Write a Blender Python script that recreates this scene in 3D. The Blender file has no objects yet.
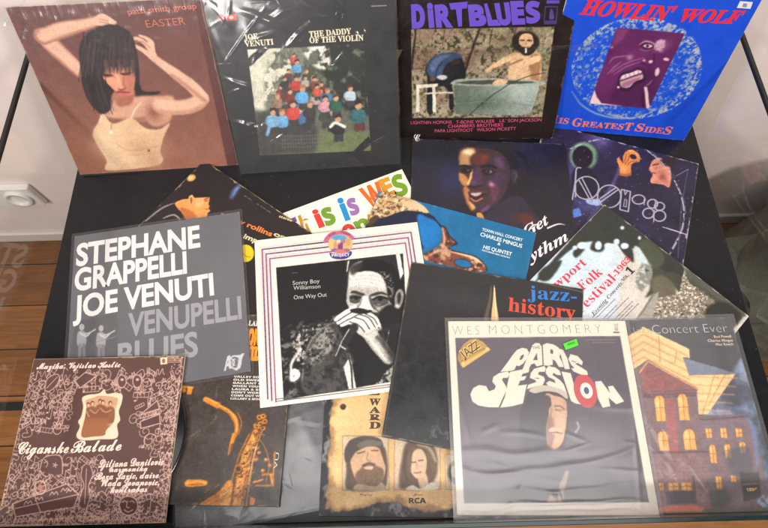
import bpy, math, random
import numpy as np
from mathutils import Matrix, Vector

scene = bpy.context.scene
# ------------------------------------------------------------------ camera
CAM_H, PITCH, FPX = 0.944922, 1.176869, 542.91
RW, RH = 768.0, 528.0
ROLL = -0.02605
_fwd = np.array([0, math.cos(PITCH), -math.sin(PITCH)])
_r0 = np.array([1.0, 0, 0]); _u0 = np.cross(_r0, _fwd)
_right = math.cos(ROLL) * _r0 + math.sin(ROLL) * _u0
_up = -math.sin(ROLL) * _r0 + math.cos(ROLL) * _u0
_pos = np.array([0, 0, CAM_H])
cd = bpy.data.cameras.new("camera"); cam = bpy.data.objects.new("camera", cd)
scene.collection.objects.link(cam)
m = Matrix.Identity(4)
for i in range(3):
    m[i][0], m[i][1], m[i][2], m[i][3] = _right[i], _up[i], -_fwd[i], _pos[i]
cam.matrix_world = m
cd.sensor_width = 36.0; cd.lens = 36.0 * FPX / RW; cd.clip_start = 0.02; cd.clip_end = 200
scene.camera = cam

# ------------------------------------------------------------------ world, lamps, exposure
w = bpy.data.worlds.new("World"); scene.world = w; w.use_nodes = True
w.node_tree.nodes["Background"].inputs[0].default_value = (1.0, 0.95, 0.91, 1)
w.node_tree.nodes["Background"].inputs[1].default_value = 0.11
def area(name, loc, target, sx, sy, power, col):
    l = bpy.data.lights.new(name, 'AREA'); l.shape = 'RECTANGLE'; l.size = sx; l.size_y = sy
    l.energy = power; l.color = col
    o = bpy.data.objects.new(name, l); scene.collection.objects.link(o)
    o.location = loc
    o.rotation_euler = (Vector(target) - Vector(loc)).to_track_quat('-Z', 'Y').to_euler()
    return o
area("ceiling_lamp", (0.25, -0.13, 2.25), (0.25, -0.13, 0), 2.2, 0.8, 24, (1.0, 0.97, 0.95))
area("spot_lamp", (-1.7, -1.2, 2.1), (0.1, 0.5, 0), 0.26, 0.26, 54, (1.0, 0.93, 0.87))
area("spot_lamp", (1.5, -1.3, 2.1), (0.0, 0.5, 0), 0.26, 0.26, 52, (1.0, 0.92, 0.86))
area("added_glint_lamp", (-1.3, -3.0, 2.2), (0.0, 0.8, 0.1), 0.9, 0.6, 62, (1.0, 0.95, 0.92))  # added behind the camera to give the creased plastic glints and brighten the wall
scene.view_settings.view_transform = 'Standard'; scene.view_settings.look = 'None'
scene.view_settings.gamma = 1.0; scene.view_settings.exposure = -0.1

# ------------------------------------------------------------------ helpers
COL = scene.collection
def lin(c):
    c = np.asarray(c, float) / 255.0
    return np.where(c <= 0.04045, c / 12.92, ((c + 0.055) / 1.055) ** 2.4)
def L4(c): return tuple(float(x) for x in lin(c)) + (1.0,)
def empty(name, mat):
    o = bpy.data.objects.new(name, None); COL.objects.link(o); o.matrix_world = mat
    o.empty_display_size = 0.05
    return o
def tag(o, label=None, cat=None, group=None, kind=None):
    if label: o["label"] = label
    if cat: o["category"] = cat
    if group: o["group"] = group
    if kind: o["kind"] = kind
    return o
def link(name, me, mat, parent=None):
    o = bpy.data.objects.new(name, me); COL.objects.link(o)
    if mat: me.materials.append(mat)
    if parent: o.parent = parent
    return o
class MB:
    """collects boxes, lathes and tubes into one mesh"""
    def __init__(s): s.v = []; s.f = []
    def box(s, lo, hi, bev=0.0):
        (x0, y0, z0), (x1, y1, z1) = lo, hi
        b = len(s.v)
        if bev <= 0:
            s.v += [(x0,y0,z0),(x1,y0,z0),(x1,y1,z0),(x0,y1,z0),(x0,y0,z1),(x1,y0,z1),(x1,y1,z1),(x0,y1,z1)]
            s.f += [tuple(b+i for i in q) for q in ((3,2,1,0),(4,5,6,7),(0,1,5,4),(1,2,6,5),(2,3,7,6),(3,0,4,7))]
            return
        rings = []
        for z, d in ((z0, bev), (z0+bev, 0), (z1-bev, 0), (z1, bev)):
            r = len(s.v)
            c = bev
            pts = [(x0+c,y0+d),(x1-c,y0+d),(x1-d,y0+c),(x1-d,y1-c),(x1-c,y1-d),(x0+c,y1-d),(x0+d,y1-c),(x0+d,y0+c)]
            s.v += [(x, y, z) for x, y in pts]; rings.append(r)
        for a, c in zip(rings, rings[1:]):
            for i in range(8):
                j = (i+1) % 8; s.f.append((a+i, a+j, c+j, c+i))
        s.f.append(tuple(rings[0]+i for i in range(7, -1, -1))); s.f.append(tuple(rings[-1]+i for i in range(8)))
    def lathe(s, prof, seg=64, M=Matrix.Identity(4), close=True):
        b = len(s.v); n = len(prof)
        for k in range(seg):
            a = 2*math.pi*k/seg
            for r, z in prof:
                s.v.append(tuple(M @ Vector((r*math.cos(a), r*math.sin(a), z))))
        for k in range(seg):
            k2 = (k+1) % seg
            for i in range(n-1):
                s.f.append((b+k*n+i, b+k2*n+i, b+k2*n+i+1, b+k*n+i+1))
    def build(s, name, mat, parent=None, smooth=False):
        me = bpy.data.meshes.new(name); me.from_pydata(s.v, [], s.f); me.update()
        if smooth:
            for p in me.polygons: p.use_smooth = True
        return link(name, me, mat, parent)

# ------------------------------------------------------------------ materials
def mat_new(name):
    m = bpy.data.materials.new(name); m.use_nodes = True
    nt = m.node_tree; b = nt.nodes["Principled BSDF"]
    return m, nt, b
def add(nt, t, **kw):
    n = nt.nodes.new(t)
    for k, v in kw.items():
        if k in n.inputs: n.inputs[k].default_value = v
        else: setattr(n, k, v)
    return n
def noisy(name, c0, c1, scale, rough=(0.4, 0.6), bump=0.0, bscale=None, spec=0.5, detail=6.0, metal=0.0, stretch=None):
    m, nt, b = mat_new(name)
    tc = add(nt, "ShaderNodeTexCoord"); src = tc.outputs["Object"]
    if stretch:
        mp = add(nt, "ShaderNodeMapping"); mp.inputs["Scale"].default_value = stretch
        nt.links.new(src, mp.inputs["Vector"]); src = mp.outputs["Vector"]
    n = add(nt, "ShaderNodeTexNoise", Scale=scale, Detail=detail, Roughness=0.6)
    nt.links.new(src, n.inputs["Vector"])
    cr = add(nt, "ShaderNodeValToRGB")
    cr.color_ramp.elements[0].position = 0.3; cr.color_ramp.elements[1].position = 0.7
    cr.color_ramp.elements[0].color = L4(c0); cr.color_ramp.elements[1].color = L4(c1)
    nt.links.new(n.outputs["Fac"], cr.inputs["Fac"]); nt.links.new(cr.outputs["Color"], b.inputs["Base Color"])
    mr = add(nt, "ShaderNodeMapRange"); mr.inputs["To Min"].default_value = rough[0]; mr.inputs["To Max"].default_value = rough[1]
    nt.links.new(n.outputs["Fac"], mr.inputs["Value"]); nt.links.new(mr.outputs["Result"], b.inputs["Roughness"])
    b.inputs["Specular IOR Level"].default_value = spec; b.inputs["Metallic"].default_value = metal
    if bump:
        n2 = add(nt, "ShaderNodeTexNoise", Scale=bscale or scale, Detail=4.0)
        nt.links.new(src, n2.inputs["Vector"])
        bp = add(nt, "ShaderNodeBump", Strength=1.0, Distance=bump)
        nt.links.new(n2.outputs["Fac"], bp.inputs["Height"]); nt.links.new(bp.outputs["Normal"], b.inputs["Normal"])
    return m
def print_mat(name, rough=0.36, spec=0.5, wav=0.0006):
    """printed, laminated cardboard: the ink colour comes from the print's own colour layer"""
    m, nt, b = mat_new(name)
    at = add(nt, "ShaderNodeAttribute", attribute_name="ink")
    tc = add(nt, "ShaderNodeTexCoord")
    n = add(nt, "ShaderNodeTexNoise", Scale=26.0, Detail=7.0, Roughness=0.65)
    nt.links.new(tc.outputs["Object"], n.inputs["Vector"])
    mr = add(nt, "ShaderNodeMapRange"); mr.inputs["From Min"].default_value = 0.3; mr.inputs["From Max"].default_value = 0.7
    mr.inputs["To Min"].default_value = rough - 0.07; mr.inputs["To Max"].default_value = rough + 0.13
    nt.links.new(n.outputs["Fac"], mr.inputs["Value"]); nt.links.new(mr.outputs["Result"], b.inputs["Roughness"])
    nt.links.new(at.outputs["Color"], b.inputs["Base Color"])
    b.inputs["Specular IOR Level"].default_value = spec
    n2 = add(nt, "ShaderNodeTexNoise", Scale=9.0, Detail=2.0)
    nt.links.new(tc.outputs["Object"], n2.inputs["Vector"])
    bp = add(nt, "ShaderNodeBump", Strength=1.0, Distance=wav)
    nt.links.new(n2.outputs["Fac"], bp.inputs["Height"]); nt.links.new(bp.outputs["Normal"], b.inputs["Normal"])
    return m
def fresnel(nt, ior):
    """same reflectance whichever side of the thin sheet the ray meets"""
    ge = add(nt, "ShaderNodeNewGeometry"); mr = add(nt, "ShaderNodeMapRange"); fr = add(nt, "ShaderNodeFresnel")
    mr.inputs["To Min"].default_value = ior; mr.inputs["To Max"].default_value = 1/ior
    nt.links.new(ge.outputs["Backfacing"], mr.inputs["Value"]); nt.links.new(mr.outputs["Result"], fr.inputs["IOR"])
    return fr
def film_mat(name, tint=(0.97, 0.97, 0.97), rough=0.16, ior=1.5, haze=0.0, bump=0.0006, bscale=40.0, stretch=(1, 1, 1)):
    """thin clear plastic: see-through sheet with a Fresnel gloss and a little pale haze"""
    m = bpy.data.materials.new(name); m.use_nodes = True; nt = m.node_tree
    nt.nodes.remove(nt.nodes["Principled BSDF"]); out = nt.nodes["Material Output"]
    tr = add(nt, "ShaderNodeBsdfTransparent"); tr.inputs["Color"].default_value = tint + (1,)
    gl = add(nt, "ShaderNodeBsdfGlossy", Roughness=rough)
    di = add(nt, "ShaderNodeBsdfDiffuse"); di.inputs["Color"].default_value = (0.8, 0.79, 0.78, 1)
    fr = fresnel(nt, ior)
    m1 = add(nt, "ShaderNodeMixShader"); m2 = add(nt, "ShaderNodeMixShader")
    m1.inputs[0].default_value = haze
    nt.links.new(tr.outputs[0], m1.inputs[1]); nt.links.new(di.outputs[0], m1.inputs[2])
    nt.links.new(fr.outputs[0], m2.inputs[0]); nt.links.new(m1.outputs[0], m2.inputs[1]); nt.links.new(gl.outputs[0], m2.inputs[2])
    nt.links.new(m2.outputs[0], out.inputs["Surface"])
    if bump:
        tc = add(nt, "ShaderNodeTexCoord"); mp = add(nt, "ShaderNodeMapping"); mp.inputs["Scale"].default_value = stretch
        n = add(nt, "ShaderNodeTexNoise", Scale=bscale, Detail=3.0)
        nt.links.new(tc.outputs["Object"], mp.inputs["Vector"]); nt.links.new(mp.outputs["Vector"], n.inputs["Vector"])
        bp = add(nt, "ShaderNodeBump", Strength=1.0, Distance=bump)
        nt.links.new(n.outputs["Fac"], bp.inputs["Height"])
        for x in (gl, fr): nt.links.new(bp.outputs["Normal"], x.inputs["Normal"])
    return m

M_SHELF = noisy("black_board", (16, 17, 21), (23, 24, 30), 60, (0.26, 0.36), 0.00001, 120, spec=0.32)
def dusty(m):
    nt = m.node_tree; b = nt.nodes["Principled BSDF"]; src = b.inputs["Base Color"].links[0].from_socket
    tc = add(nt, "ShaderNodeTexCoord"); v = add(nt, "ShaderNodeTexVoronoi", Scale=95.0); n = add(nt, "ShaderNodeTexNoise", Scale=5.0, Detail=5.0)
    nt.links.new(tc.outputs["Object"], v.inputs["Vector"]); nt.links.new(tc.outputs["Object"], n.inputs["Vector"])
    lt = add(nt, "ShaderNodeMath", operation='LESS_THAN'); lt.inputs[1].default_value = 0.075
    nt.links.new(v.outputs["Distance"], lt.inputs[0])
    gt = add(nt, "ShaderNodeMath", operation='GREATER_THAN'); gt.inputs[1].default_value = 0.53; nt.links.new(n.outputs["Fac"], gt.inputs[0])
    mu = add(nt, "ShaderNodeMath", operation='MULTIPLY'); nt.links.new(lt.outputs[0], mu.inputs[0]); nt.links.new(gt.outputs[0], mu.inputs[1])
    m3 = add(nt, "ShaderNodeMath", operation='MULTIPLY'); m3.inputs[1].default_value = 0.35; nt.links.new(mu.outputs[0], m3.inputs[0])
    mx = add(nt, "ShaderNodeMix", data_type='RGBA'); mx.inputs["B"].default_value = L4((150, 148, 146))
    nt.links.new(m3.outputs[0], mx.inputs["Factor"]); nt.links.new(src, mx.inputs["A"]); nt.links.new(mx.outputs["Result"], b.inputs["Base Color"])
dusty(M_SHELF)
M_WALL = noisy("painted_wall", (224, 212, 207), (234, 222, 217), 3, (0.7, 0.85), 0.0025, 9, spec=0.3)
M_SKIRT = noisy("white_skirting", (212, 205, 196), (220, 214, 206), 8, (0.45, 0.55))
M_WHITE = noisy("white_plastic", (222, 220, 214), (228, 226, 220), 20, (0.3, 0.4))
M_DARK = noisy("dark_rubber", (16, 16, 17), (24, 24, 25), 60, (0.5, 0.65))
M_CARD = noisy("worn_cardboard", (150, 135, 112), (205, 192, 168), 55, (0.7, 0.85), 0.0002, 200)
M_CARDW = noisy("cream_cardboard", (222, 212, 188), (238, 230, 210), 55, (0.7, 0.85), 0.0002, 200)
M_CARDD = noisy("dark_cardboard", (34, 30, 28), (95, 85, 72), 70, (0.7, 0.85), 0.0002, 200)
M_LEG = noisy("dark_metal", (30, 30, 32), (38, 38, 40), 30, (0.35, 0.5))
M_INK = print_mat("printed_ink")
M_INKG = print_mat("glossy_printed_ink", 0.24, 0.55, 0.0009)
M_INKM = print_mat("matt_printed_ink", 0.5, 0.4)

def glass_mat():
    m = bpy.data.materials.new("clear_glass"); m.use_nodes = True; nt = m.node_tree
    nt.nodes.remove(nt.nodes["Principled BSDF"]); out = nt.nodes["Material Output"]
    tr = add(nt, "ShaderNodeBsdfTransparent"); tr.inputs["Color"].default_value = (0.95, 0.965, 0.955, 1)
    gl = add(nt, "ShaderNodeBsdfGlossy", Roughness=0.0); fr = fresnel(nt, 1.6)
    mx = add(nt, "ShaderNodeMixShader")
    nt.links.new(fr.outputs[0], mx.inputs[0]); nt.links.new(tr.outputs[0], mx.inputs[1]); nt.links.new(gl.outputs[0], mx.inputs[2])
    nt.links.new(mx.outputs[0], out.inputs["Surface"])
    return m
M_GLASS = glass_mat()
M_GEDGE = noisy("green_glass_edge", (12, 28, 28), (26, 46, 45), 25, (0.15, 0.25), stretch=(1, 6, 6))

def wood_mat():
    m, nt, b = mat_new("plank_floor")
    tc = add(nt, "ShaderNodeTexCoord")
    br = add(nt, "ShaderNodeTexBrick"); br.offset = 0.37; br.offset_frequency = 2
    for k, v in (("Scale", 1.0), ("Mortar Size", 0.0022), ("Mortar Smooth", 0.2), ("Bias", 0.0), ("Brick Width", 1.35), ("Row Height", 0.15)):
        br.inputs[k].default_value = v
    br.inputs["Color1"].default_value = L4((160, 108, 61)); br.inputs["Color2"].default_value = L4((122, 80, 44)); br.inputs["Mortar"].default_value = L4((38, 24, 14))
    nt.links.new(tc.outputs["Object"], br.inputs["Vector"])
    mp = add(nt, "ShaderNodeMapping"); mp.inputs["Scale"].default_value = (2.2, 26, 1)
    nt.links.new(tc.outputs["Object"], mp.inputs["Vector"])
    n = add(nt, "ShaderNodeTexNoise", Scale=2.2, Detail=9.0, Roughness=0.68, Distortion=1.2)
    nt.links.new(mp.outputs["Vector"], n.inputs["Vector"])
    cr = add(nt, "ShaderNodeValToRGB"); e = cr.color_ramp.elements
    e[0].position = 0.28; e[0].color = (0.42, 0.38, 0.34, 1); e[1].position = 0.72; e[1].color = (1.12, 1.08, 1.0, 1)
    nt.links.new(n.outputs["Fac"], cr.inputs["Fac"])
    mx = add(nt, "ShaderNodeMix", data_type='RGBA', blend_type='MULTIPLY'); mx.inputs["Factor"].default_value = 0.85
    nt.links.new(br.outputs["Color"], mx.inputs["A"]); nt.links.new(cr.outputs["Color"], mx.inputs["B"])
    nt.links.new(mx.outputs["Result"], b.inputs["Base Color"])
    mr = add(nt, "ShaderNodeMapRange"); mr.inputs["To Min"].default_value = 0.28; mr.inputs["To Max"].default_value = 0.5
    nt.links.new(n.outputs["Fac"], mr.inputs["Value"]); nt.links.new(mr.outputs["Result"], b.inputs["Roughness"])
    bp = add(nt, "ShaderNodeBump", Strength=0.5, Distance=0.002)
    nt.links.new(br.outputs["Fac"], bp.inputs["Height"]); bp.invert = True
    nt.links.new(bp.outputs["Normal"], b.inputs["Normal"])
    return m
M_WOOD = wood_mat()

# ------------------------------------------------------------------ setting
FLOOR_Z, WALL_Y = -0.78, 0.85
def sheet(name, pts, mat, kind="structure"):
    me = bpy.data.meshes.new(name); me.from_pydata(pts, [], [(0, 1, 2, 3)]); me.update()
    return tag(link(name, me, mat), kind=kind)
sheet("floor", [(-3.5, -3, FLOOR_Z), (3.5, -3, FLOOR_Z), (3.5, WALL_Y+0.1, FLOOR_Z), (-3.5, WALL_Y+0.1, FLOOR_Z)], M_WOOD)
mb = MB(); mb.box((-3.5, WALL_Y, FLOOR_Z), (3.5, WALL_Y+0.1, 2.2))
tag(mb.build("wall", M_WALL), "white painted wall behind the glass display case", "wall", kind="structure")
mb = MB(); mb.box((-3.5, WALL_Y-0.012, FLOOR_Z), (3.5, WALL_Y, FLOOR_Z+0.055), 0.003)
tag(mb.build("skirting_board", M_SKIRT), "low white skirting board along the foot of the wall", "skirting board", kind="structure")
mb = MB(); mb.box((-1.9, 0.255, FLOOR_Z), (-0.85, 0.28, FLOOR_Z+0.008), 0.002)
tag(mb.build("floor_strip", M_DARK), "dark narrow strip lying across the floor planks left of the case", "floor strip")
mb = MB(); mb.box((0.86, 0.60, FLOOR_Z), (1.35, 0.635, FLOOR_Z+0.01), 0.002)
tag(mb.build("floor_cable_cover", M_DARK), "short dark strip on the floor beside the grey-green bag", "floor strip")

# wall socket in a white box
sk = empty("wall_socket", Matrix.Translation((-1.085, WALL_Y, -0.475)))
tag(sk, "white round wall socket on a square white box, seen through the left glass pane", "socket")
mb = MB(); mb.box((-0.12, -0.02, -0.04), (0.055, 0, 0.06), 0.003); mb.build("mounting_box", M_WHITE, sk)
R = Matrix.Translation((0.0, -0.02, 0.008)) @ Matrix.Rotation(math.pi/2, 4, 'X')
mb = MB(); mb.lathe([(0.038, 0), (0.038, 0.006), (0.036, 0.009), (0.028, 0.009), (0.026, 0.001), (0.024, -0.010), (0.0001, -0.010)], 48, R)
mb.build("socket_ring", M_WHITE, sk, True)
mb = MB()
for s in (-0.0095, 0.0095):
    mb.lathe([(0.0028, -0.0098), (0.0028, -0.0092), (0.0001, -0.0092)], 16, R @ Matrix.Translation((s, 0, 0.0005)))
mb.build("contact_hole", M_DARK, sk)

# ------------------------------------------------------------------ glass display case
X0, X1, Y0, Y1, GH = -0.622, 0.654, -0.045, 0.735, 0.195
case = empty("display_case", Matrix.Translation((0, 0, FLOOR_Z)))
tag(case, "open glass display case with black base board and black-edged side panes", "display case")
dz = -FLOOR_Z
mb = MB(); mb.box((X0, Y0, dz-0.03), (X1, Y1, dz), 0.001); mb.build("base_board", M_SHELF, case)
for nm, lo, hi in (("side_pane", (X0-0.006, Y0, dz-0.01), (X0-0.0005, Y1, dz+GH)), ("side_pane", (X1-0.006, Y0, dz+0.0005), (X1-0.001, Y1, dz+GH))):
    x = (lo[0]+hi[0])/2
    me = bpy.data.meshes.new(nm); me.from_pydata([(x, lo[1], lo[2]), (x, hi[1], lo[2]), (x, hi[1], hi[2]), (x, lo[1], hi[2])], [], [(0, 1, 2, 3)]); me.update()
    pane = link(nm, me, M_GLASS, case)
    mb = MB(); mb.box((x-0.0035, lo[1], dz+GH), (x+0.0035, hi[1]+0.004, dz+GH+0.008), 0.001); mb.build("edge_trim", M_DARK, pane)
me = bpy.data.meshes.new("back_pane"); y = Y1+0.003
me.from_pydata([(X0, y, dz-0.01), (X1, y, dz-0.01), (X1, y, dz+GH-0.012), (X0, y, dz+GH-0.012)], [], [(0, 1, 2, 3)]); me.update()
link("back_pane", me, M_GLASS, case)
mb = MB(); mb.box((X0, Y0-0.007, dz-0.02), (X1, Y0-0.0005, dz+0.10), 0.0008)
mb.build("front_pane", M_GEDGE, case)
for x in (X0+0.05, X1-0.05):
    for y in (Y0+0.06, Y1-0.06):
        mb = MB(); mb.box((x-0.02, y-0.02, 0.0), (x+0.02, y+0.02, dz-0.03), 0.003); mb.build("leg", M_LEG, case)

# ------------------------------------------------------------------ painting tools
def vnoise(n, cells, seed, octaves=4, gain=0.55):
    rng = np.random.RandomState(seed); out = np.zeros((n, n)); amp = 1.0; tot = 0
    for o in range(octaves):
        c = int(min(cells * 2**o, n)); g = rng.rand(c+2, c+2)
        t = np.linspace(0, c, n, endpoint=False); i = t.astype(int); f = t-i; f = f*f*(3-2*f)
        a = g[i][:, i]; b = g[i][:, i+1]; d = g[i+1][:, i]; e = g[i+1][:, i+1]
        fx = f[None, :]; fy = f[:, None]
        out += amp*((a*(1-fx)+b*fx)*(1-fy)+(d*(1-fx)+e*fx)*fy); tot += amp; amp *= gain
    return out/tot
def smooth_pts(p, closed=True, k=6):
    p = np.asarray(p, float); n = len(p); out = []
    for i in range(n if closed else n-1):
        g = (lambda j: p[j % n]) if closed else (lambda j: p[min(max(j, 0), n-1)])
        a, b, c, d = g(i-1), g(i), g(i+1), g(i+2)
        for t in np.arange(k)/k:
            out.append(0.5*((2*b)+(c-a)*t+(2*a-5*b+4*c-d)*t*t+(3*b-a-3*c+d)*t**3))
    if not closed: out.append(p[-1])
    return np.array(out)
_txt = bpy.data.curves.new("lettering_source", 'FONT'); _txto = bpy.data.objects.new("lettering_source", _txt)
_tcache = {}
_STY = {'serif': (0x1D400, 0x1D41A), 'script': (0x1D4D0, 0x1D4EA), 'bold': (0x1D5D4, 0x1D5EE), 'boldital': (0x1D63C, 0x1D656), 'serifital': (0x1D468, 0x1D482)}
_DIG = {'serif': 0x1D7CE, 'bold': 0x1D7EC, 'boldital': 0x1D7EC, 'serifital': 0x1D7CE}
def styled(s, sty):
    if sty not in _STY: return s
    o = []
    for ch in s:
        if 'A' <= ch <= 'Z': o.append(chr(_STY[sty][0]+ord(ch)-65))
        elif 'a' <= ch <= 'z': o.append(chr(_STY[sty][1]+ord(ch)-97))
        elif '0' <= ch <= '9' and sty in _DIG: o.append(chr(_DIG[sty]+ord(ch)-48))
        else: o.append(ch)
    return ''.join(o)
def glyphs(s, sty='plain', fat=0.0, sp=1.0):
    key = (s, sty, fat, sp)
    if key not in _tcache:
        _txt.body = styled(s, sty); _txt.offset = fat; _txt.space_character = sp; _txt.resolution_u = 4
        me = _txto.to_mesh()
        nv = len(me.vertices); co = np.empty(nv*3); me.vertices.foreach_get("co", co); co = co.reshape(-1, 3)[:, :2]
        me.calc_loop_triangles(); nt = len(me.loop_triangles); tr = np.empty(nt*3, int); me.loop_triangles.foreach_get("vertices", tr)
        _txto.to_mesh_clear(); _tcache[key] = (co.copy(), tr.reshape(-1, 3).copy())
    return _tcache[key]

N = 340
T = 0.003
def creases(n, seed, count, lmin, lmax, w0, w1, ang=None, spread=3.2, vmin=0.0):
    """straight and slightly bent fold lines of a crumpled film, as a height map"""
    r = random.Random(seed); g = np.linspace(0, 1, n); U, V = np.meshgrid(g, g); z = np.zeros((n, n))
    for _ in range(count):
        u, v = r.random(), vmin+(1-vmin)*r.random(); a = (ang if ang is not None else 0)+spread*(r.random()-.5); L = lmin+(lmax-lmin)*r.random()
        x = (U-u)*math.cos(a)+(V-v)*math.sin(a); y = -(U-u)*math.sin(a)+(V-v)*math.cos(a); b = (r.random()-.5)*1.6
        w = w0+(w1-w0)*r.random()
        z += (.35+.65*r.random())*np.maximum(0, 1-np.abs(y-b*x*x)/w)*np.clip(1-(np.abs(x)/L)**2, 0, 1)
    return z
class Sleeve:
    """A record sleeve: world frame (origin, width axis, height axis, normal) and a canvas for its printed front.
    Marks are given in the coordinates of a measured sketch of the arrangement and are carried onto the sleeve's plane."""
    def __init__(s, size, frame, base=(30, 30, 32), seed=1):
        s.S = size; s.o, s.u, s.v, s.n = frame
        s.img = np.ones((N, N, 3))*np.array(base, float); s.seed = seed; s.extra = []
        g = (np.arange(N)+0.0)/(N-1); s.U, s.V = np.meshgrid(g, g)   # V down
        s.scale = 1.0
    def uv(s, pts):
        pts = np.atleast_2d(np.asarray(pts, float))
        d = _fwd+np.outer((pts[:, 0]-RW/2)/FPX, _right)-np.outer((pts[:, 1]-RH/2)/FPX, _up)
        top = s.o+s.n*T
        t = ((top-_pos)@s.n)/(d@s.n)
        q = _pos+d*t[:, None]-top
        return np.stack([(q@s.u)/s.S+0.5, 1-(q@s.v)/s.S], 1)
    def k(s, p):   # uv units per sketch unit around p
        a = s.uv([p, (p[0]+1, p[1]), (p[0], p[1]+1)])
        return 0.5*(np.hypot(*(a[1]-a[0]))+np.hypot(*(a[2]-a[0])))
    def _blend(s, m, sl, col, a):
        c = col(s.U[sl], s.V[sl]) if callable(col) else np.array(col, float)
        m = (m*a)[..., None]; s.img[sl] = s.img[sl]*(1-m)+c*m
    def _box(s, q, pad):
        x0 = max(int((q[:, 0].min()-pad)*N), 0); x1 = min(int((q[:, 0].max()+pad)*N)+2, N)
        y0 = max(int((q[:, 1].min()-pad)*N), 0); y1 = min(int((q[:, 1].max()+pad)*N)+2, N)
        return (slice(y0, y1), slice(x0, x1)) if x1 > x0 and y1 > y0 else None
    def fill(s, pts, col, soft=0.5, a=1.0, sm=False, mask=None, uv=False):
        q = np.asarray(pts, float) if uv else s.uv(pts)
        kk = (1.0/N*1.3 if uv else s.k(np.mean(pts, 0)))*1.0
        if sm: q = smooth_pts(q)
        w = max(soft*kk if not uv else soft/N, 0.6/N)
        sl = s._box(q, w*1.5)
        if sl is None: return
        X, Y = s.U[sl], s.V[sl]; ins = np.zeros(X.shape, bool); D = np.full(X.shape, 9.0)
        for (x1, y1), (x2, y2) in zip(q, np.roll(q, -1, 0)):
            dx, dy = x2-x1, y2-y1; L = dx*dx+dy*dy+1e-12
            t = np.clip(((X-x1)*dx+(Y-y1)*dy)/L, 0, 1)
            D = np.minimum(D, (X-x1-t*dx)**2+(Y-y1-t*dy)**2)
            c = ((y1 > Y) != (y2 > Y)); ins ^= c & (X < (x2-x1)*(Y-y1)/(y2-y1+1e-15)+x1)
        D = np.sqrt(D)*np.where(ins, 1, -1)
        mm = np.clip(0.5+D/(2*w), 0, 1); mm = mm*mm*(3-2*mm)
        if mask is not None: mm = mm*mask[sl]
        s._blend(mm, sl, col, a)
    def stroke(s, pts, wd, col, soft=0.4, a=1.0, sm=True, mask=None):
        wd = np.atleast_1d(np.asarray(wd, float))
        q = s.uv(pts)*1.0; k = s.k(np.mean(pts, 0))
        if len(wd) == 1: wd = np.repeat(wd, len(q))
        qw = np.column_stack([q, wd*k/2])
        if sm and len(q) > 2: qw = smooth_pts(qw, False)
        w = max(soft*k, 0.55/N); sl = s._box(qw[:, :2], qw[:, 2].max()+2*w)
        if sl is None: return
        X, Y = s.U[sl], s.V[sl]; D = np.full(X.shape, -9.0)
        for (x1, y1, r1), (x2, y2, r2) in zip(qw, qw[1:]):
            dx, dy = x2-x1, y2-y1; L = dx*dx+dy*dy+1e-12
            t = np.clip(((X-x1)*dx+(Y-y1)*dy)/L, 0, 1)
            D = np.maximum(D, (r1+(r2-r1)*t)-np.hypot(X-x1-t*dx, Y-y1-t*dy))
        mm = np.clip(0.5+D/(2*w), 0, 1)
        if mask is not None: mm = mm*mask[sl]
        s._blend(mm, sl, col, a)
    def ell(s, c, rx, ry, col, soft=0.5, a=1.0, rot=0.0, mask=None, ring=None):
        t = np.linspace(0, 2*math.pi, 28, endpoint=False); r = math.radians(rot)
        x, y = rx*np.cos(t), ry*np.sin(t)
        P = np.column_stack([c[0]+x*math.cos(r)-y*math.sin(r), c[1]+x*math.sin(r)+y*math.cos(r)])
        if ring: s.stroke(np.vstack([P, P[:1]]), ring, col, soft, a, False, mask)
        else: s.fill(P, col, soft, a, mask=mask)
    def glow(s, c, rx, ry, col, a=1.0, rot=0.0):
        q = s.uv([c])[0]; k = s.k(c); r = math.radians(rot)
        x = (s.U-q[0])/k; y = (s.V-q[1])/k
        X = (x*math.cos(r)+y*math.sin(r))/rx; Y = (-x*math.sin(r)+y*math.cos(r))/ry
        s._blend(np.exp(-(X*X+Y*Y)*1.2), (slice(0, N), slice(0, N)), col, a)
    def grad(s, p0, c0, p1, c1):
        a, b = s.uv([p0, p1]); d = b-a; L = d@d; c0 = np.array(c0, float); c1 = np.array(c1, float)
        def f(U, V):
            t = np.clip(((U-a[0])*d[0]+(V-a[1])*d[1])/L, 0, 1)[..., None]; return c0*(1-t)+c1*t
        return f
    def mottle(s, amp, cells=12, seed=0, octaves=4):
        s.img *= (1+amp*(vnoise(N, cells, s.seed*7+seed, octaves)-0.5)*2)[..., None]
    def wear(s, col=(190, 178, 160), amt=0.5, width=0.011):
        n = vnoise(N, 40, s.seed+91, 3); e = np.minimum(np.minimum(s.U, 1-s.U), np.minimum(s.V, 1-s.V))
        mm = np.clip((width*(0.1+n*n*1.5)-e)/0.004, 0, 1)*np.clip((vnoise(N, 22, s.seed+92, 4)-0.46)*5, 0, 1)*amt*0.8
        cu = np.minimum(s.U, 1-s.U); cv = np.minimum(s.V, 1-s.V); cd_ = np.hypot(cu, cv)+0.6*np.minimum(cu, cv)
        mm = np.maximum(mm, np.clip((0.011+0.018*(n-.3)-cd_)/0.005, 0, 1)*amt)
        s._blend(mm, (slice(0, N), slice(0, N)), col, 1.0)
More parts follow.
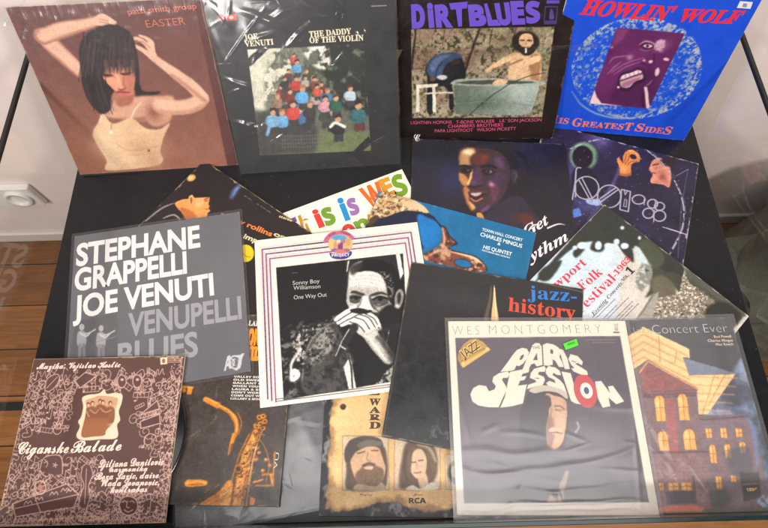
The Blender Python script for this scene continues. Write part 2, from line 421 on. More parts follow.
    def scuffs(s, n, col, a=0.35, seed=0, ln=0.05):
        r = random.Random(s.seed*31+seed)
        for _ in range(n):
            x, y, t, l = r.random(), r.random(), r.random()*6.28, r.random()*ln
            p = np.array([[x, y], [x+l*math.cos(t), y+l*math.sin(t)]])
            sl = s._box(p, 0.004)
            if sl is None: continue
            X, Y = s.U[sl], s.V[sl]; d = p[1]-p[0]; L = d@d+1e-9
            tt = np.clip(((X-x)*d[0]+(Y-y)*d[1])/L, 0, 1); D = np.hypot(X-x-tt*d[0], Y-y-tt*d[1])
            s._blend(np.clip(1-D*N/1.1, 0, 1), sl, col, a*r.random())
    def region(s, pts, sm=False, soft=.4):
        tmp = s.img.copy(); s.img[:] = 0; s.fill(pts, (1, 1, 1), soft, sm=sm); m = s.img[..., 0].copy(); s.img = tmp
        return m
    def photo(s, mask=None, warp=.7, mott=.08, grain=.04, cells=18, con=1.0, soft=.75):
        """break up drawn shapes the way a printed photograph does: ragged edges, tonal mottling, grain"""
        sd = s.seed*13
        dx = (vnoise(N, 50, sd+1, 3)-.5)*2*warp+(vnoise(N, 12, sd+3, 2)-.5)*2*warp
        dy = (vnoise(N, 50, sd+2, 3)-.5)*2*warp+(vnoise(N, 12, sd+4, 2)-.5)*2*warp
        jj, ii = np.meshgrid(np.arange(N), np.arange(N)); x = np.clip(jj+dx, 0, N-1.001); y = np.clip(ii+dy, 0, N-1.001)
        x0 = x.astype(int); y0 = y.astype(int); fx = (x-x0)[..., None]; fy = (y-y0)[..., None]; I = s.img
        J = (I[y0, x0]*(1-fx)+I[y0, x0+1]*fx)*(1-fy)+(I[y0+1, x0]*(1-fx)+I[y0+1, x0+1]*fx)*fy
        P = np.pad(J, ((1, 1), (1, 1), (0, 0)), 'edge')
        B = (P[:-2, 1:-1]+P[2:, 1:-1]+P[1:-1, :-2]+P[1:-1, 2:]+2*J)/6
        J = J*(1-soft)+B*soft
        t = vnoise(N, cells, sd+5, 5, .75)-.5; t2 = vnoise(N, 6, sd+6, 3)-.5
        g = np.random.RandomState(sd+7).randn(N, N)
        if con != 1.0: mean = J.mean((0, 1)); J = mean+(J-mean)*con
        J = J*(1+mott*2*t+mott*t2+grain*g)[..., None]+(6*t)[..., None]
        s.img = np.clip(J, 0, 255) if mask is None else s.img*(1-mask[..., None])+np.clip(J, 0, 255)*mask[..., None]
    # lettering, as thin ink shapes on the print
    def _ink(s, q, tri, col, h=0.00018): s.extra.append((q, tri, lin(col), h))
    def text(s, txt, p0, p1, h, col, sty='plain', fat=0.0, slant=0.0, cap=0.70, sp=1.0, lift=0.00018, twice=0.0):
        if twice:   # a heavier pen: the same line again, a hair to the side
            for i_, (a_, b_) in enumerate(((twice, 0), (0, twice), (twice, twice))): s.text(txt, (p0[0]+a_, p0[1]+b_), (p1[0]+a_, p1[1]+b_), h, col, sty, fat, slant, cap, sp, lift+.00002*(i_+1))
        co, tri = glyphs(txt, sty, fat, sp)
        if len(co) == 0: return
        a, b = s.uv([p0, p1]); d = b-a; up = np.array([d[1], -d[0]]); up /= np.hypot(*up)+1e-12
        x0, x1 = co[:, 0].min(), co[:, 0].max()
        tx = (co[:, 0]-x0)/(x1-x0); hh = h*s.k(p0)/cap
        q = a+np.outer(tx, d)+np.outer(co[:, 1]*hh, up)+np.outer(co[:, 1]*hh*slant, d/np.hypot(*d))
        s._ink(q, tri, col, lift)
    def quadtext(s, ch, quad, col, sty='bold', fat=0.02, lift=0.00018):
        co, tri = glyphs(ch, sty, fat)
        lo, hi = co.min(0), co.max(0); t = (co-lo)/(hi-lo)
        Q = s.uv(quad)   # TL TR BR BL
        x, y = t[:, :1], t[:, 1:]
        s._ink((Q[3]*(1-x)+Q[2]*x)*(1-y)+(Q[0]*(1-x)+Q[1]*x)*y, tri, col, lift)

def zc(x0, y0, k):
    return lambda *p: [(x0+a/k, y0+b/k) for a, b in p]

def flat_frame(x, y, deg, z):
    t = math.radians(deg)
    return (None, np.array([math.cos(t), math.sin(t), 0]), np.array([-math.sin(t), math.cos(t), 0]), np.array([0, 0, 1.0]), np.array([x, y, z]))
def make_flat(size, x, y, deg, z, **kw):
    _, u, v, n, c = flat_frame(x, y, deg, z)
    return Sleeve(size, (c-v*size/2, u, v, n), **kw)
def make_leaning(size, x, y, z, yaw, lean, roll, **kw):
    cy, sy = math.cos(yaw), math.sin(yaw)
    def rz(p): return np.array([cy*p[0]-sy*p[1], sy*p[0]+cy*p[1], p[2]])
    U = rz(np.array([1.0, 0, 0])); V = rz(np.array([0, math.sin(lean), math.cos(lean)]))
    u = math.cos(roll)*U+math.sin(roll)*V; v = -math.sin(roll)*U+math.cos(roll)*V
    return Sleeve(size, (np.array([x, y, z]), u, v, np.cross(u, v)), **kw)

def grid_mesh(name, n, size, fz, attr=None, extra=None, inset=0.0):
    g = np.linspace(0, 1, n); U, V = np.meshgrid(g, g)
    x = (U-0.5)*(size-2*inset); y = (1-V)*(size-2*inset)+inset; z = fz(U, V)*np.ones_like(U)
    co = np.stack([x, y, z], -1).reshape(-1, 3)
    i = np.arange(n*n).reshape(n, n)
    f = np.stack([i[1:, :-1], i[1:, 1:], i[:-1, 1:], i[:-1, :-1]], -1).reshape(-1, 4)
    loops = [f.ravel()]; tot = [np.full(len(f), 4)]; cols = [attr.reshape(-1, 3)] if attr is not None else []
    cos = [co]; b = len(co)
    for q, tri, c, h in extra or []:
        e = np.stack([(q[:, 0]-0.5)*size, (1-q[:, 1])*size, np.full(len(q), fz(0.5, 0.5)*1.0+h)], -1)
        if len(tri):   # drop slivers, wind upward
            a = e[tri[:, 0]]; bb = e[tri[:, 1]]; cc = e[tri[:, 2]]
            cr = (bb[:, 0]-a[:, 0])*(cc[:, 1]-a[:, 1])-(bb[:, 1]-a[:, 1])*(cc[:, 0]-a[:, 0])
            tri = np.where((cr < 0)[:, None], tri[:, ::-1], tri)[np.abs(cr) > 2e-10]
        cos.append(e); loops.append((tri+b).ravel()); tot.append(np.full(len(tri), 3)); cols.append(np.tile(c, (len(e), 1))); b += len(e)
    co = np.concatenate(cos); lp = np.concatenate(loops).astype(np.int32); tt = np.concatenate(tot).astype(np.int32)
    me = bpy.data.meshes.new(name)
    me.vertices.add(len(co)); me.vertices.foreach_set("co", co.astype(np.float32).ravel())
    me.loops.add(len(lp)); me.loops.foreach_set("vertex_index", lp)
    me.polygons.add(len(tt)); me.polygons.foreach_set("loop_start", np.concatenate([[0], np.cumsum(tt)[:-1]]).astype(np.int32))
    me.polygons.foreach_set("use_smooth", np.arange(len(tt)) < len(f))
    me.update(calc_edges=True)
    if cols:
        at = me.color_attributes.new("ink", 'FLOAT_COLOR', 'POINT')
        c = np.concatenate(cols); at.data.foreach_set("color", np.column_stack([c, np.ones(len(c))]).astype(np.float32).ravel())
    return me

def finish(s, label, group, mat=None, card=None, film=None, film_amp=0.0008, film_kind=0, film_size=None, grain=0.03, boards=False, name="record_sleeve"):
    mtx = Matrix.Identity(4)
    for i in range(3):
        mtx[i][0], mtx[i][1], mtx[i][2], mtx[i][3] = s.u[i], s.v[i], s.n[i], s.o[i]
    root = empty(name, mtx); tag(root, label, "record sleeve", group)
    h = s.S/2; mb = MB()
    if boards:
        mb.box((-h, 0, 0), (h, s.S, 0.0007), 0.0002); mb.box((-h, 0, T-0.0007), (h, s.S, T), 0.0002); mb.box((-h, 0, 0.0007), (-h+0.003, s.S, T-0.0007))
    else: mb.box((-h, 0, 0), (h, s.S, T), 0.0008)
    mb.build("jacket", card or M_CARD, root)
    rng = np.random.RandomState(s.seed+5)
    img = np.clip(s.img*(1+grain*rng.randn(N, N, 1)), 0, 255)
    me = grid_mesh("front_print", N, s.S, lambda U, V: T+0.00012, lin(img), s.extra, 0.0006)
    link("front_print", me, mat or M_INK, root)
    if film:
        fs = film_size or s.S+0.006; n = 220
        a = vnoise(n, 5, s.seed+1, 3); b = vnoise(n, 9, s.seed+2, 3); g = np.linspace(0, 1, n); U, V = np.meshgrid(g, g)
        if film_kind == 1:     # sharp creases running every way
            z = a*0.9+creases(n, s.seed, 46, .04, .22, .010, .03)*.45+creases(n, s.seed+1, 60, .02, .09, .006, .012)*.22
        elif film_kind == 2:   # a few long drawn-out wrinkles in the lower half, nearly flat above
            q = vnoise(n, 3, s.seed+3, 2)-.5; z = a*0.55
            for v0, sl, am, wd, u0, uw in ((.66,-.05,.6,.022,.30,.36),(.74,-.16,.8,.020,.62,.40),(.80,.10,.5,.014,.25,.30),(.86,-.04,.6,.016,.55,.42),(.925,.0,.9,.013,.5,.6),(.42,.14,.4,.016,.92,.2),(.955,.02,.6,.010,.55,.5),(.70,.22,.5,.014,.9,.2)):
                z = z+am*np.exp(-((V-v0-sl*(U-.5)-.10*q)/wd)**2)*np.exp(-((U-u0)/uw)**2)
            for u0, sl, am, wd, v0, vw in ((.12,.5,.5,.016,.88,.12),(.30,-.7,.45,.014,.90,.10),(.06,.2,.5,.012,.45,.3),(.93,-.1,.5,.012,.6,.3)):
                z = z+am*np.exp(-((U-u0-sl*(V-v0))/wd)**2)*np.exp(-((V-v0)/vw)**2)
            z = z*.8+creases(n, s.seed, 12, .03, .14, .010, .022, .1, 1.2, .5)*.3
        elif film_kind == 3:   # shrink-wrap strain lines
            z = (vnoise(n, 60, s.seed+3, 1)[:1].repeat(n, 0)*0.5+vnoise(n, 34, s.seed+4, 1)*.35)*np.clip(1.15-V*1.3, 0.08, 1)+a*0.6
        else: z = a*0.8+b*0.3
        edge = np.clip(np.minimum(np.minimum(U, 1-U), np.minimum(V, 1-V))*14, 0, 1)
        zz = T+0.0006+film_amp*np.maximum(z, 0)*(0.3+0.7*edge)
        me = grid_mesh("plastic_cover", n, fs, lambda U, V: zz if np.ndim(U) else T)
        o = link("plastic_cover", me, film, root); o.location = (0, -(fs-s.S)/2, 0)
    return root
def sticker(root, s, quad, col, dz=0.0026, name="price_sticker", mat=None, marks=None):
    q = s.uv(quad); me = bpy.data.meshes.new(name)
    v = [((a-0.5)*s.S, (1-b)*s.S, z) for z in (T+dz, T+dz+0.0002) for a, b in q]
    me.from_pydata(v, [], [(4, 5, 6, 7)[::-1], (0, 1, 5, 4), (1, 2, 6, 5), (2, 3, 7, 6), (3, 0, 4, 7)]); me.update()
    return link(name, me, mat or noisy("sticker_paper", tuple(c*0.96 for c in col), col, 60, (0.5, 0.6)), root)

GL = "record sleeves leaning against the back pane"
GF = "record sleeves spread out on the case floor"
F_CLEAR = film_mat("clear_film", rough=0.13, haze=0.02, bump=0.0)
F_WRAP = film_mat("shrink_wrap", rough=0.18, haze=0.015, bump=0.0005, bscale=90, stretch=(3.0, 0.12, 1))
F_CREASE = film_mat("creased_film", rough=0.13, ior=1.55, haze=0.015, bump=0.0)
F_HAZE = film_mat("hazy_film", rough=0.22, haze=0.025, bump=0.0002)
F_GLARE = film_mat("glare_haze_film", rough=0.16, haze=0.09, bump=0.0)  # haze is an even pale veil standing in for glare on the plastic
F_THICK = film_mat("thick_clear_film", tint=(0.96, 0.95, 0.97), rough=0.22, ior=1.95, haze=0.06, bump=0.0)  # its haze puts part of the broad sheen into the film colour

# ================================================================== the four leaning sleeves
def art_wrapped_portrait():
    s = make_leaning(0.318, -0.4516, 0.6146, 0.001, 0.0632, 0.4718, -0.0205, base=(108, 68, 62), seed=11)
    s.fill([(0,-20),(210,-20),(250,180),(70,180)], s.grad((100,0),(98,60,58),(150,170),(150,96,76)), 1)
    s.glow((90,150), 60, 40, (150,98,74), .5)
    s.mottle(.05, 5)
    s.fill([(191,-15),(215,-15),(245,175),(229,172)], (92,52,50), .8)
    z = zc(0,0,2.932); y = zc(20,0,5.867); t = zc(110,0,5.867); b = zc(70,80,4.8)
    skin=(222,178,152); sh=(168,112,92)
    # back hair
    s.fill(z((238,120),(300,74),(352,76),(392,112),(408,190),(415,262),(470,268),(440,282),(390,292),(345,312),(310,338),(262,300),(240,240),(232,170)), (42,30,33), .8, sm=True)
    # raised arm on the left
    s.stroke(z((238,212),(190,168),(150,128)), [15,17,19], sh, 1.0)
    s.stroke(z((236,208),(186,162),(138,118),(122,106)), [12,13,15,14], skin, 1.6)
    s.stroke(z((122,108),(180,88),(240,74),(282,62)), [15,15,11,8], sh, 1.0)
    s.stroke(z((124,104),(180,84),(240,70),(284,58)), [12,12,9,7], skin, 1.6)
    for f in (((282,56),(300,44),(330,58)),((286,60),(308,52),(338,64)),((284,66),(310,62),(334,70)),((276,64),(300,70),(322,74))):
        s.stroke(z(*f), [4.6,3.8,2.8], skin, .6)
    for f in (((292,54),(318,60)),((290,62),(320,68))): s.stroke(z(*f), .7, sh, .4)
    # neck, chest
    s.fill(z((335,268),(392,262),(400,300),(440,285),(470,300),(470,345),(420,360),(360,352),(300,340),(318,318)), sh, 1.2, sm=True)
    s.fill(z((345,290),(385,285),(430,280),(478,288),(462,330),(400,345),(330,345),(310,330)), (208,158,132), 2, sm=True)
    # pale top
    s.fill(z((300,330),(290,352),(272,392),(285,425),(312,470),(318,500),(466,484),(470,440),(482,400),(498,362),(470,378),(430,378),(396,352),(384,345),(330,362)), (222,186,148), 1.0, sm=True)
    s.glow(z((420,430))[0], 22, 14, (196,152,116), .55); s.glow(z((320,430))[0], 14, 18, (236,204,168), .6); s.glow(z((450,470))[0], 10, 12, (190,146,112), .7)
    s.stroke(z((384,345),(398,318),(412,302)), 1.2, (236,206,172), .4); s.stroke(z((300,334),(296,345),(292,356)), 1.2, (236,206,172), .4)
    for f in (((396,440),(430,436),(468,428)),((380,455),(430,452),(466,446)),((340,420),(372,440),(420,442))): s.stroke(z(*f), .9, (186,140,108), .9, .6)
    s.stroke(z((330,345),(326,372),(325,384)), .6, (150,110,80), .3); s.ell(z((325,388))[0], 1.7, 2.3, (240,222,190), .4)
    s.ell(z((437,442))[0], 1.4, 1.4, (120,84,60), .4)
    # raised arm on the right
    s.fill(z((430,300),(470,282),(510,288),(500,352),(460,372),(430,352)), (200,148,120), 2, sm=True)
    s.glow(z((452,332))[0], 7, 9, (140,84,66), .8, 30)
    s.stroke(z((470,310),(530,316),(575,306),(594,288)), [17,15,14,12], (196,146,120), .9)
    s.stroke(z((466,306),(530,310),(570,300),(592,284)), [11,10,10,9], skin, 1.6)
    s.stroke(z((594,286),(560,250),(500,205),(455,172)), [13,13,10,7], skin, 1.0)
    s.stroke(z((602,296),(560,262),(505,220)), [4,4,3], sh, 1.6, .7)
    for f in (((452,172),(424,150),(398,134),(380,122)),((450,160),(428,128),(400,112),(382,118)),((448,150),(436,116),(410,104)),((446,150),(446,124),(432,112))):
        s.stroke(z(*f), [6.5,5,3.8,2.6] if len(f)==4 else [5.5,4,2.4], skin, .6)
    s.stroke(z((440,140),(418,122),(392,124)), .8, sh, .5)
    # face under the fringe, head tipped to one side
    p = zc(88,40,7.333)
    s.fill(p((86,236),(120,200),(200,180),(320,190),(345,250),(340,330),(325,400),(296,426),(250,420),(205,380),(140,318)), (206,134,106), .8, sm=True)
    s.fill(p((215,425),(325,400),(330,450),(290,480),(220,480)), (170,104,80), 1.4, sm=True)
    s.fill(p((110,262),(150,262),(205,290),(225,350),(212,372),(150,316)), (228,160,130), 1.6, sm=True); s.fill(p((285,250),(338,250),(336,330),(318,396),(290,360),(275,300)), (190,116,92), 2.2, sm=True)
    s.fill(p((200,250),(228,262),(250,330),(262,352),(240,362),(216,340)), (232,166,138), 1.0, sm=True); s.stroke(p((258,268),(262,320),(276,346),(262,358)), [1.2,1.6,2,1.2], (168,98,78), .9)
    s.stroke(p((222,356),(244,364),(272,354)), [.8,1.3,.8], (128,70,58), .5)
    s.stroke(p((96,246),(130,258),(176,258)), [1.2,3.0,1.4], (58,38,38), .7); s.stroke(p((242,248),(276,248),(312,238)), [1.2,2.8,1.4], (62,40,40), .7)
    s.stroke(p((104,262),(136,272),(170,268)), .8, (150,92,76), .6); s.stroke(p((206,382),(236,376),(268,378),(302,380)), [1,2,2,1], (168,74,68), .5); s.stroke(p((204,384),(250,386),(304,384)), .8, (110,50,46), .35); s.stroke(p((222,398),(252,402),(288,396)), [1.2,2.4,1.2], (200,104,92), .6)
    s.stroke(p((228,412),(256,418),(284,410)), 1.2, (176,108,84), .8)
    # fringe and strands
    s.fill(z((240,118),(300,74),(352,76),(392,112),(404,206),(386,186),(366,200),(352,182),(334,202),(318,190),(300,226),(298,262),(318,290),(326,318),(300,334),(262,300),(238,230)), (44,32,35), .7, sm=True)
    for i_ in range(26):
        x_ = 92+250*random.Random(i_).random(); s.stroke(p((x_,150),(x_+6,195),(x_+14*random.Random(i_+50).random(),228+26*random.Random(i_+9).random())), [2.2,1.6,.4], random.Random(i_+3).choice([(60,44,46),(48,34,36),(92,66,62)]), .6, .85)
    r = random.Random(4)
    for i in range(70):
        x = 245+150*r.random(); y0 = 90+60*r.random()
        e_ = 188+34*abs(x-330)/80+16*r.random(); s.stroke(z((x,y0),(x-6+8*r.random()+(x-320)*.06,(y0+e_)/2),(x-4+(x-320)*.16,e_)), .5+.5*r.random(), r.choice([(70,54,56),(92,74,74),(28,20,22)]), .4, .5)
    for i in range(34):
        x = 250+60*r.random(); y0 = 200+50*r.random()
        s.stroke(z((x,y0),(x+8,y0+40),(x+24,y0+90)), .6, r.choice([(66,50,52),(28,20,22)]), .4, .6)
    s.photo(None, .6, .06, .03)
    s.text("patti smith group", (128.5,14.5), (197,8.5), 5.6, (208,112,92), 'plain', .006)
    s.text("EASTER", (147,27.5), (186,24.5), 7.2, (200,108,90), 'plain', -.008)
    s.wear((190,150,140), .6)
    root = finish(s, "maroon sleeve in torn shrink-wrap showing a dark-haired woman with raised arms, back row", GL, M_INK, M_CARD, F_WRAP, .0022, 3)
    # torn flaps of the wrap at its upper left corner
    r = random.Random(8)
    for i in range(9):
        v = []; f = []; x = -.155+.03*r.random(); yy = .312-.07*r.random(); a = r.random()*3; L = .014+.018*r.random()
        for k in range(6):
            for j in (0, 1):
                v.append((x+math.cos(a)*L*k/5-math.sin(a)*.006*j*(1-k/6), yy+math.sin(a)*L*k/5+math.cos(a)*.006*j, T+.003+.003*math.sin(k*1.4+i)+.002*j))
        for k in range(5): f.append((2*k, 2*k+1, 2*k+3, 2*k+2))
        me = bpy.data.meshes.new("torn_wrap"); me.from_pydata(v, [], f); me.update(); link("torn_wrap", me, F_CREASE, root)

def kid(s, x, y, c, h=1.0, skin=(196,150,120), hair=(90,60,40), legs=(60,58,60)):
    s.stroke([(x,y+5*h),(x-1,y+10*h)], 3.2*h, legs, .5); s.stroke([(x+2*h,y+5*h),(x+2.4*h,y+10*h)], 2.6*h, legs, .5)
    s.fill([(x-3.6*h,y+1.2*h),(x-1.5*h,y-.3*h),(x+2*h,y-.3*h),(x+4*h,y+1.5*h),(x+3.4*h,y+6.5*h),(x-3*h,y+6.5*h)], c, .7, sm=True)
    s.stroke([(x-3.4*h,y+1.6*h),(x-4*h,y+4.5*h),(x-1*h,y+5.5*h)], 1.5*h, tuple(v*.85 for v in c), .5)
    s.ell((x+.2,y-2.4*h), 1.9*h, 2.3*h, skin, .5); s.fill([(x-1.9*h,y-2.4*h),(x-1.4*h,y-4.7*h),(x+1.6*h,y-4.9*h),(x+2.3*h,y-2.5*h),(x+.8*h,y-3.6*h)], hair, .5, sm=True)

def art_group_photo():
    s = make_leaning(0.322, -0.1234, 0.6062, 0.001, 0.0452, 0.5662, -0.0008, base=(34, 33, 37), seed=12)
    z = zc(200,0,2.932); q = zc(240,20,3.771)
    pic = z((138,145),(482,128),(502,442),(176,456))
    s.fill(pic, (96,100,86), .4)
    n = vnoise(N, 26, 5, 4); n2 = vnoise(N, 8, 9, 3)
    inside = np.zeros((N, N)); tmp = s.img.copy(); s.img[:] = 0; s.fill(pic, (1,1,1), .4); inside = s.img[..., 0].copy(); s.img = tmp
    s.fill(z((130,120),(270,120),(262,230),(240,290),(200,325),(150,300)), (214,210,190), 3, sm=True, mask=inside)
    s.fill(z((240,140),(500,120),(505,330),(420,320),(300,250),(240,300)), (70,76,66), 4, sm=True, mask=inside*np.clip((n-.4)*6,0,1))
    s.fill(z((350,125),(520,110),(525,330),(400,300)), (32,38,33), 4, sm=True, mask=inside*np.clip((n-.30)*7,0,1)); s.fill(z((215,150),(320,140),(330,330),(200,330)), (66,72,62), 5, sm=True, mask=inside*np.clip((n-.42)*7,0,1))
    s.fill(z((225,160),(300,140),(300,260),(200,330)), (120,122,106), 3, sm=True, mask=inside*np.clip((n-.5)*9,0,1))
    s.fill(z((300,135),(370,130),(380,200),(330,190)), (216,214,200), 2, sm=True, mask=inside*np.clip((n-.46)*8,0,1))
    r = random.Random(3)
    for i in range(60):
        x, y = 190+80*r.random(), 250+90*r.random(); s.stroke(z((x,y),(x+14-28*r.random(),y+26*r.random())), .5, (96,90,76), .4, .7, mask=inside)
    s.fill(z((170,400),(505,390),(505,460),(170,470)), (104,116,78), 4, sm=True, mask=inside)
    s.fill(z((160,340),(260,330),(330,350),(340,440),(240,452),(170,452)), (62,62,60), 4, sm=True, mask=inside)
    K = [(275,168,(190,60,52),.75),(284,190,(96,160,206),1.0),(281,240,(190,58,54),1.1),(336,240,(120,70,58),1.0),(343,262,(196,84,66),.9),(300,272,(98,172,220),1.35),
         (272,318,(200,70,62),1.45),(366,300,(206,150,160),1.25),(398,298,(44,92,74),1.3),(440,268,(180,196,206),1.2),(322,318,(58,54,56),1.3),(240,342,(104,170,214),1.4),(212,340,(126,176,210),1.4),
         (464,322,(50,104,110),1.7),(404,360,(40,38,40),1.5)]
    rk = random.Random(21)
    for i_ in range(34):
        t_ = rk.random(); K.insert(0, (285+ (rk.random()-.5)*(60+190*t_)+40*t_, 215+125*t_, rk.choice([(120,50,46),(70,110,150),(150,120,100),(60,74,60),(90,60,70),(170,160,150),(46,46,50)]), .8+.5*t_))
    for x, y, c, h in K: p = z((x,y))[0]; kid(s, p[0], p[1], c, h*1.12, hair=r.choice([(70,44,30),(150,110,70),(46,32,26)]), legs=(96,48,44) if x == 464 else (56,56,60))
    s.stroke(z((384,372),(398,360),(424,372)), 3, (226,224,216), .6); s.stroke(z((222,345),(208,362),(196,395)), 3, (120,172,208), .8)
    for i in range(14):
        x = 240+8*i; s.stroke(z((x,395),(x+3,440)), .6, (120,120,120), .4, .5, mask=inside)
    for i in range(4): s.stroke(z((240,400+11*i),(352,396+11*i)), .6, (128,128,126), .4, .5, mask=inside)
    s.fill(z((130,200),(130,180),(180,135),(204,140),(150,192)), (30,29,32), .4); s.fill(z((448,445),(495,400),(505,420),(470,450)), (30,29,32), .4)
    s.ell(z((64,50))[0], 5.0, 2.8, (150,44,40), .5); s.fill(z((76,42),(104,40),(108,58),(78,62)), (198,50,40), .4); s.ell(z((90,50))[0], 2.4, 1.8, (238,200,180), .4)
    s.photo(inside, .9, .16, .07, 40)
    C = (230,220,188)
    s.text("JOE", q((17,77))[0], q((70,71))[0], 5.6, C, 'serif', .012); s.text("VENUTI", q((19,101))[0], q((128,92))[0], 5.6, C, 'serif', .012)
    s.text("THE DADDY", q((262,64))[0], q((420,52))[0], 5.6, C, 'serif', .012); s.text("OF THE VIOLIN", q((263,87))[0], q((466,77))[0], 5.6, C, 'serif', .012)
    for i in range(9): p = z((504+5*i,17-.2*i))[0]; s.stroke([p,(p[0]+1.1,p[1]-.05)], .9, (150,150,150), .3)
    s.scuffs(40, (150,150,152), .4)
    finish(s, "black sleeve in creased clear plastic with a group photo of children in bright jumpers", GL, M_INK, M_CARDD, F_CREASE, .0025, 1, .328)

def art_bathtub():
    s = make_leaning(0.315, 0.1968, 0.6692, 0.001, -0.0782, 0.4481, 0.0536, base=(30, 21, 20), seed=13)
    z = zc(405,0,3.77)
    pic = z((22,110),(565,100),(518,442),(26,446))
    tmp = s.img.copy(); s.img[:] = 0; s.fill(pic, (1,1,1), .4); M = s.img[..., 0].copy(); s.img = tmp
    s.fill(pic, s.grad((480,28),(136,120,98),(480,118),(150,138,116)), .4)
    a = vnoise(N, 50, 2, 3); b = vnoise(N, 90, 3, 2); c = vnoise(N, 8, 7, 3); full = [(380,20),(580,20),(580,130),(380,130)]
    s.fill(full, (62,58,42), .5, mask=M*np.clip((a-.5)*9,0,1)); s.fill(full, (172,160,134), .5, .75, mask=M*np.clip((b-.6)*9,0,1))
    s.fill(full, (106,108,72), .5, .4, mask=M*np.clip((c-.48)*5,0,1)); s.fill(full, (120,86,74), .5, .5, mask=M*np.clip((vnoise(N,14,31,3)-.52)*7,0,1))
    s.fill(z((20,370),(560,370),(560,450),(20,450)), (150,144,128), 3, .45, mask=M*np.clip((b-.45)*6,0,1))
    for pts, w_ in ((((285,100),(262,160),(232,250),(222,300)),2.2),(((262,165),(240,120)),1.0),(((40,108),(30,200),(24,260)),2.0),(((420,105),(402,180)),.8),(((330,104),(318,170)),.7),(((150,106),(140,170)),.6)):
        s.stroke(z(*pts), w_, (44,38,32), .5, mask=M)
    r = random.Random(6)
    for i in range(70):
        x, y = 30+500*r.random(), 110+320*r.random(); s.stroke(z((x,y),(x+30*r.random()-15,y+22*r.random()-8)), .4, r.choice([(52,46,36),(186,174,148),(76,82,50)]), .3, .6, mask=M)
    # coat heap and stool
    s.fill(z((84,300),(76,262),(100,220),(150,200),(196,202),(222,236),(226,300),(180,312),(184,400),(168,412),(160,340),(120,330),(110,420),(82,420)), (30,30,34), .6, sm=True)
    s.fill(z((82,272),(90,230),(130,202),(190,198),(214,214),(180,226),(150,250),(136,286),(110,300)), (60,74,104), 1.2, sm=True)
    s.fill(z((95,240),(130,210),(170,206),(130,236),(104,270)), (88,104,136), 1.6, sm=True); s.stroke(z((140,232),(120,262),(112,292)), 1.2, (36,42,62), .8)
    s.ell(z((140,292))[0], 5, 2.5, (190,190,186), .8); s.ell(z((104,300))[0], 3, 2, (96,66,46), .8)
    W=(206,202,182)
    s.fill(z((40,320),(124,316),(122,328),(42,333)), W, .35); s.fill(z((42,330),(53,330),(54,420),(42,424)), W, .35); s.fill(z((102,326),(114,326),(118,424),(104,424)), W, .35)
    s.stroke(z((78,352),(178,350)), 1.4, W, .4)
    # man
    sk=(206,170,130)
    s.fill(z((425,205),(480,192),(512,215),(505,310),(400,310),(395,240)), sk, .8, sm=True)
    s.fill(z((470,215),(512,215),(506,310),(480,310)), (150,112,80), 2, sm=True)
    s.stroke(z((310,266),(360,236),(410,214),(448,212)), [4.5,5.5,7,6], sk, .7); s.stroke(z((332,260),(380,250),(440,225)), [1.5,2,2], (140,104,76), .8)
    s.stroke(z((500,222),(470,232),(440,246),(424,262)), [7,7,5,4], (214,178,138), .7)
    for k in range(4): s.stroke(z((432+8*k,250),(428+8*k,272)), 1.7, sk, .4)
    s.ell(z((455,158))[0], 14, 11.2, (40,32,28), 1.4)
    s.fill(z((432,140),(452,126),(480,134),(484,170),(468,196),(446,192),(432,168)), (208,164,128), .6, sm=True)
    s.fill(z((432,168),(446,176),(470,178),(484,166),(488,196),(462,210),(436,200)), (36,28,24), .7, sm=True)
    s.stroke(z((436,152),(450,151)), 1.3, (60,42,34), .4); s.stroke(z((462,152),(478,153)), 1.3, (60,42,34), .4); s.stroke(z((456,155),(454,168)), 1.1, (168,124,96), .5)
    s.fill(z((454,180),(460,180),(460,200),(453,200)), (226,216,196), .3)
    # tub
    s.fill(z((182,306),(512,308),(478,424),(440,436),(190,430)), s.grad((455,95),(92,104,92),(535,95),(146,158,150)), .5)
    s.glow(z((300,390))[0], 22, 9, (70,84,70), .6); s.glow(z((440,340))[0], 12, 10, (170,180,176), .5)
    s.fill(z((180,306),(214,298),(330,296),(512,306),(510,322),(330,326),(184,320)), (150,158,146), .5, sm=True); s.fill(z((200,310),(320,301),(480,308),(470,314),(330,318),(210,316)), (70,74,66), .6, sm=True)
    s.fill(z((330,318),(350,300),(388,304),(372,320)), sk, .6, sm=True)
    s.stroke(z((240,436),(330,360),(430,300),(530,274)), .8, (54,48,42), .4); s.stroke(z((190,392),(330,384),(480,398)), .9, (110,124,112), .5)
    s.photo(M, .9, .14, .06, 40)
    # chunky title
    V=(98,72,182)
    for ch, qd in (("D",((22,16),(72,14),(78,108),(26,108))),("i",((82,10),(104,10),(112,104),(90,106))),("R",((110,18),(168,12),(182,104),(118,104))),("T",((166,12),(236,6),(226,98),(190,102))),
                   ("B",((236,18),(292,14),(312,98),(244,100))),("L",((298,14),(324,10),(362,96),(314,98))),("U",((336,12),(392,8),(404,94),(352,98))),("E",((396,4),(446,2),(454,92),(404,94))),("S",((452,4),(508,2),(512,84),(458,92)))):
        s.quadtext(ch, z(*qd), V, 'bold', .045)
    s.fill(z((528,22),(578,22),(572,90),(524,92)), (66,50,108), .4); s.fill(z((532,27),(574,27),(569,76),(528,77)), (30,20,26), .3)
    s.fill(z((545,70),(548,40),(554,32),(560,46),(562,70)), (78,62,120), .5, sm=True); s.fill(z((536,0),(584,0),(584,12),(534,12)), (88,66,168), .4)
    P=(186,76,110)
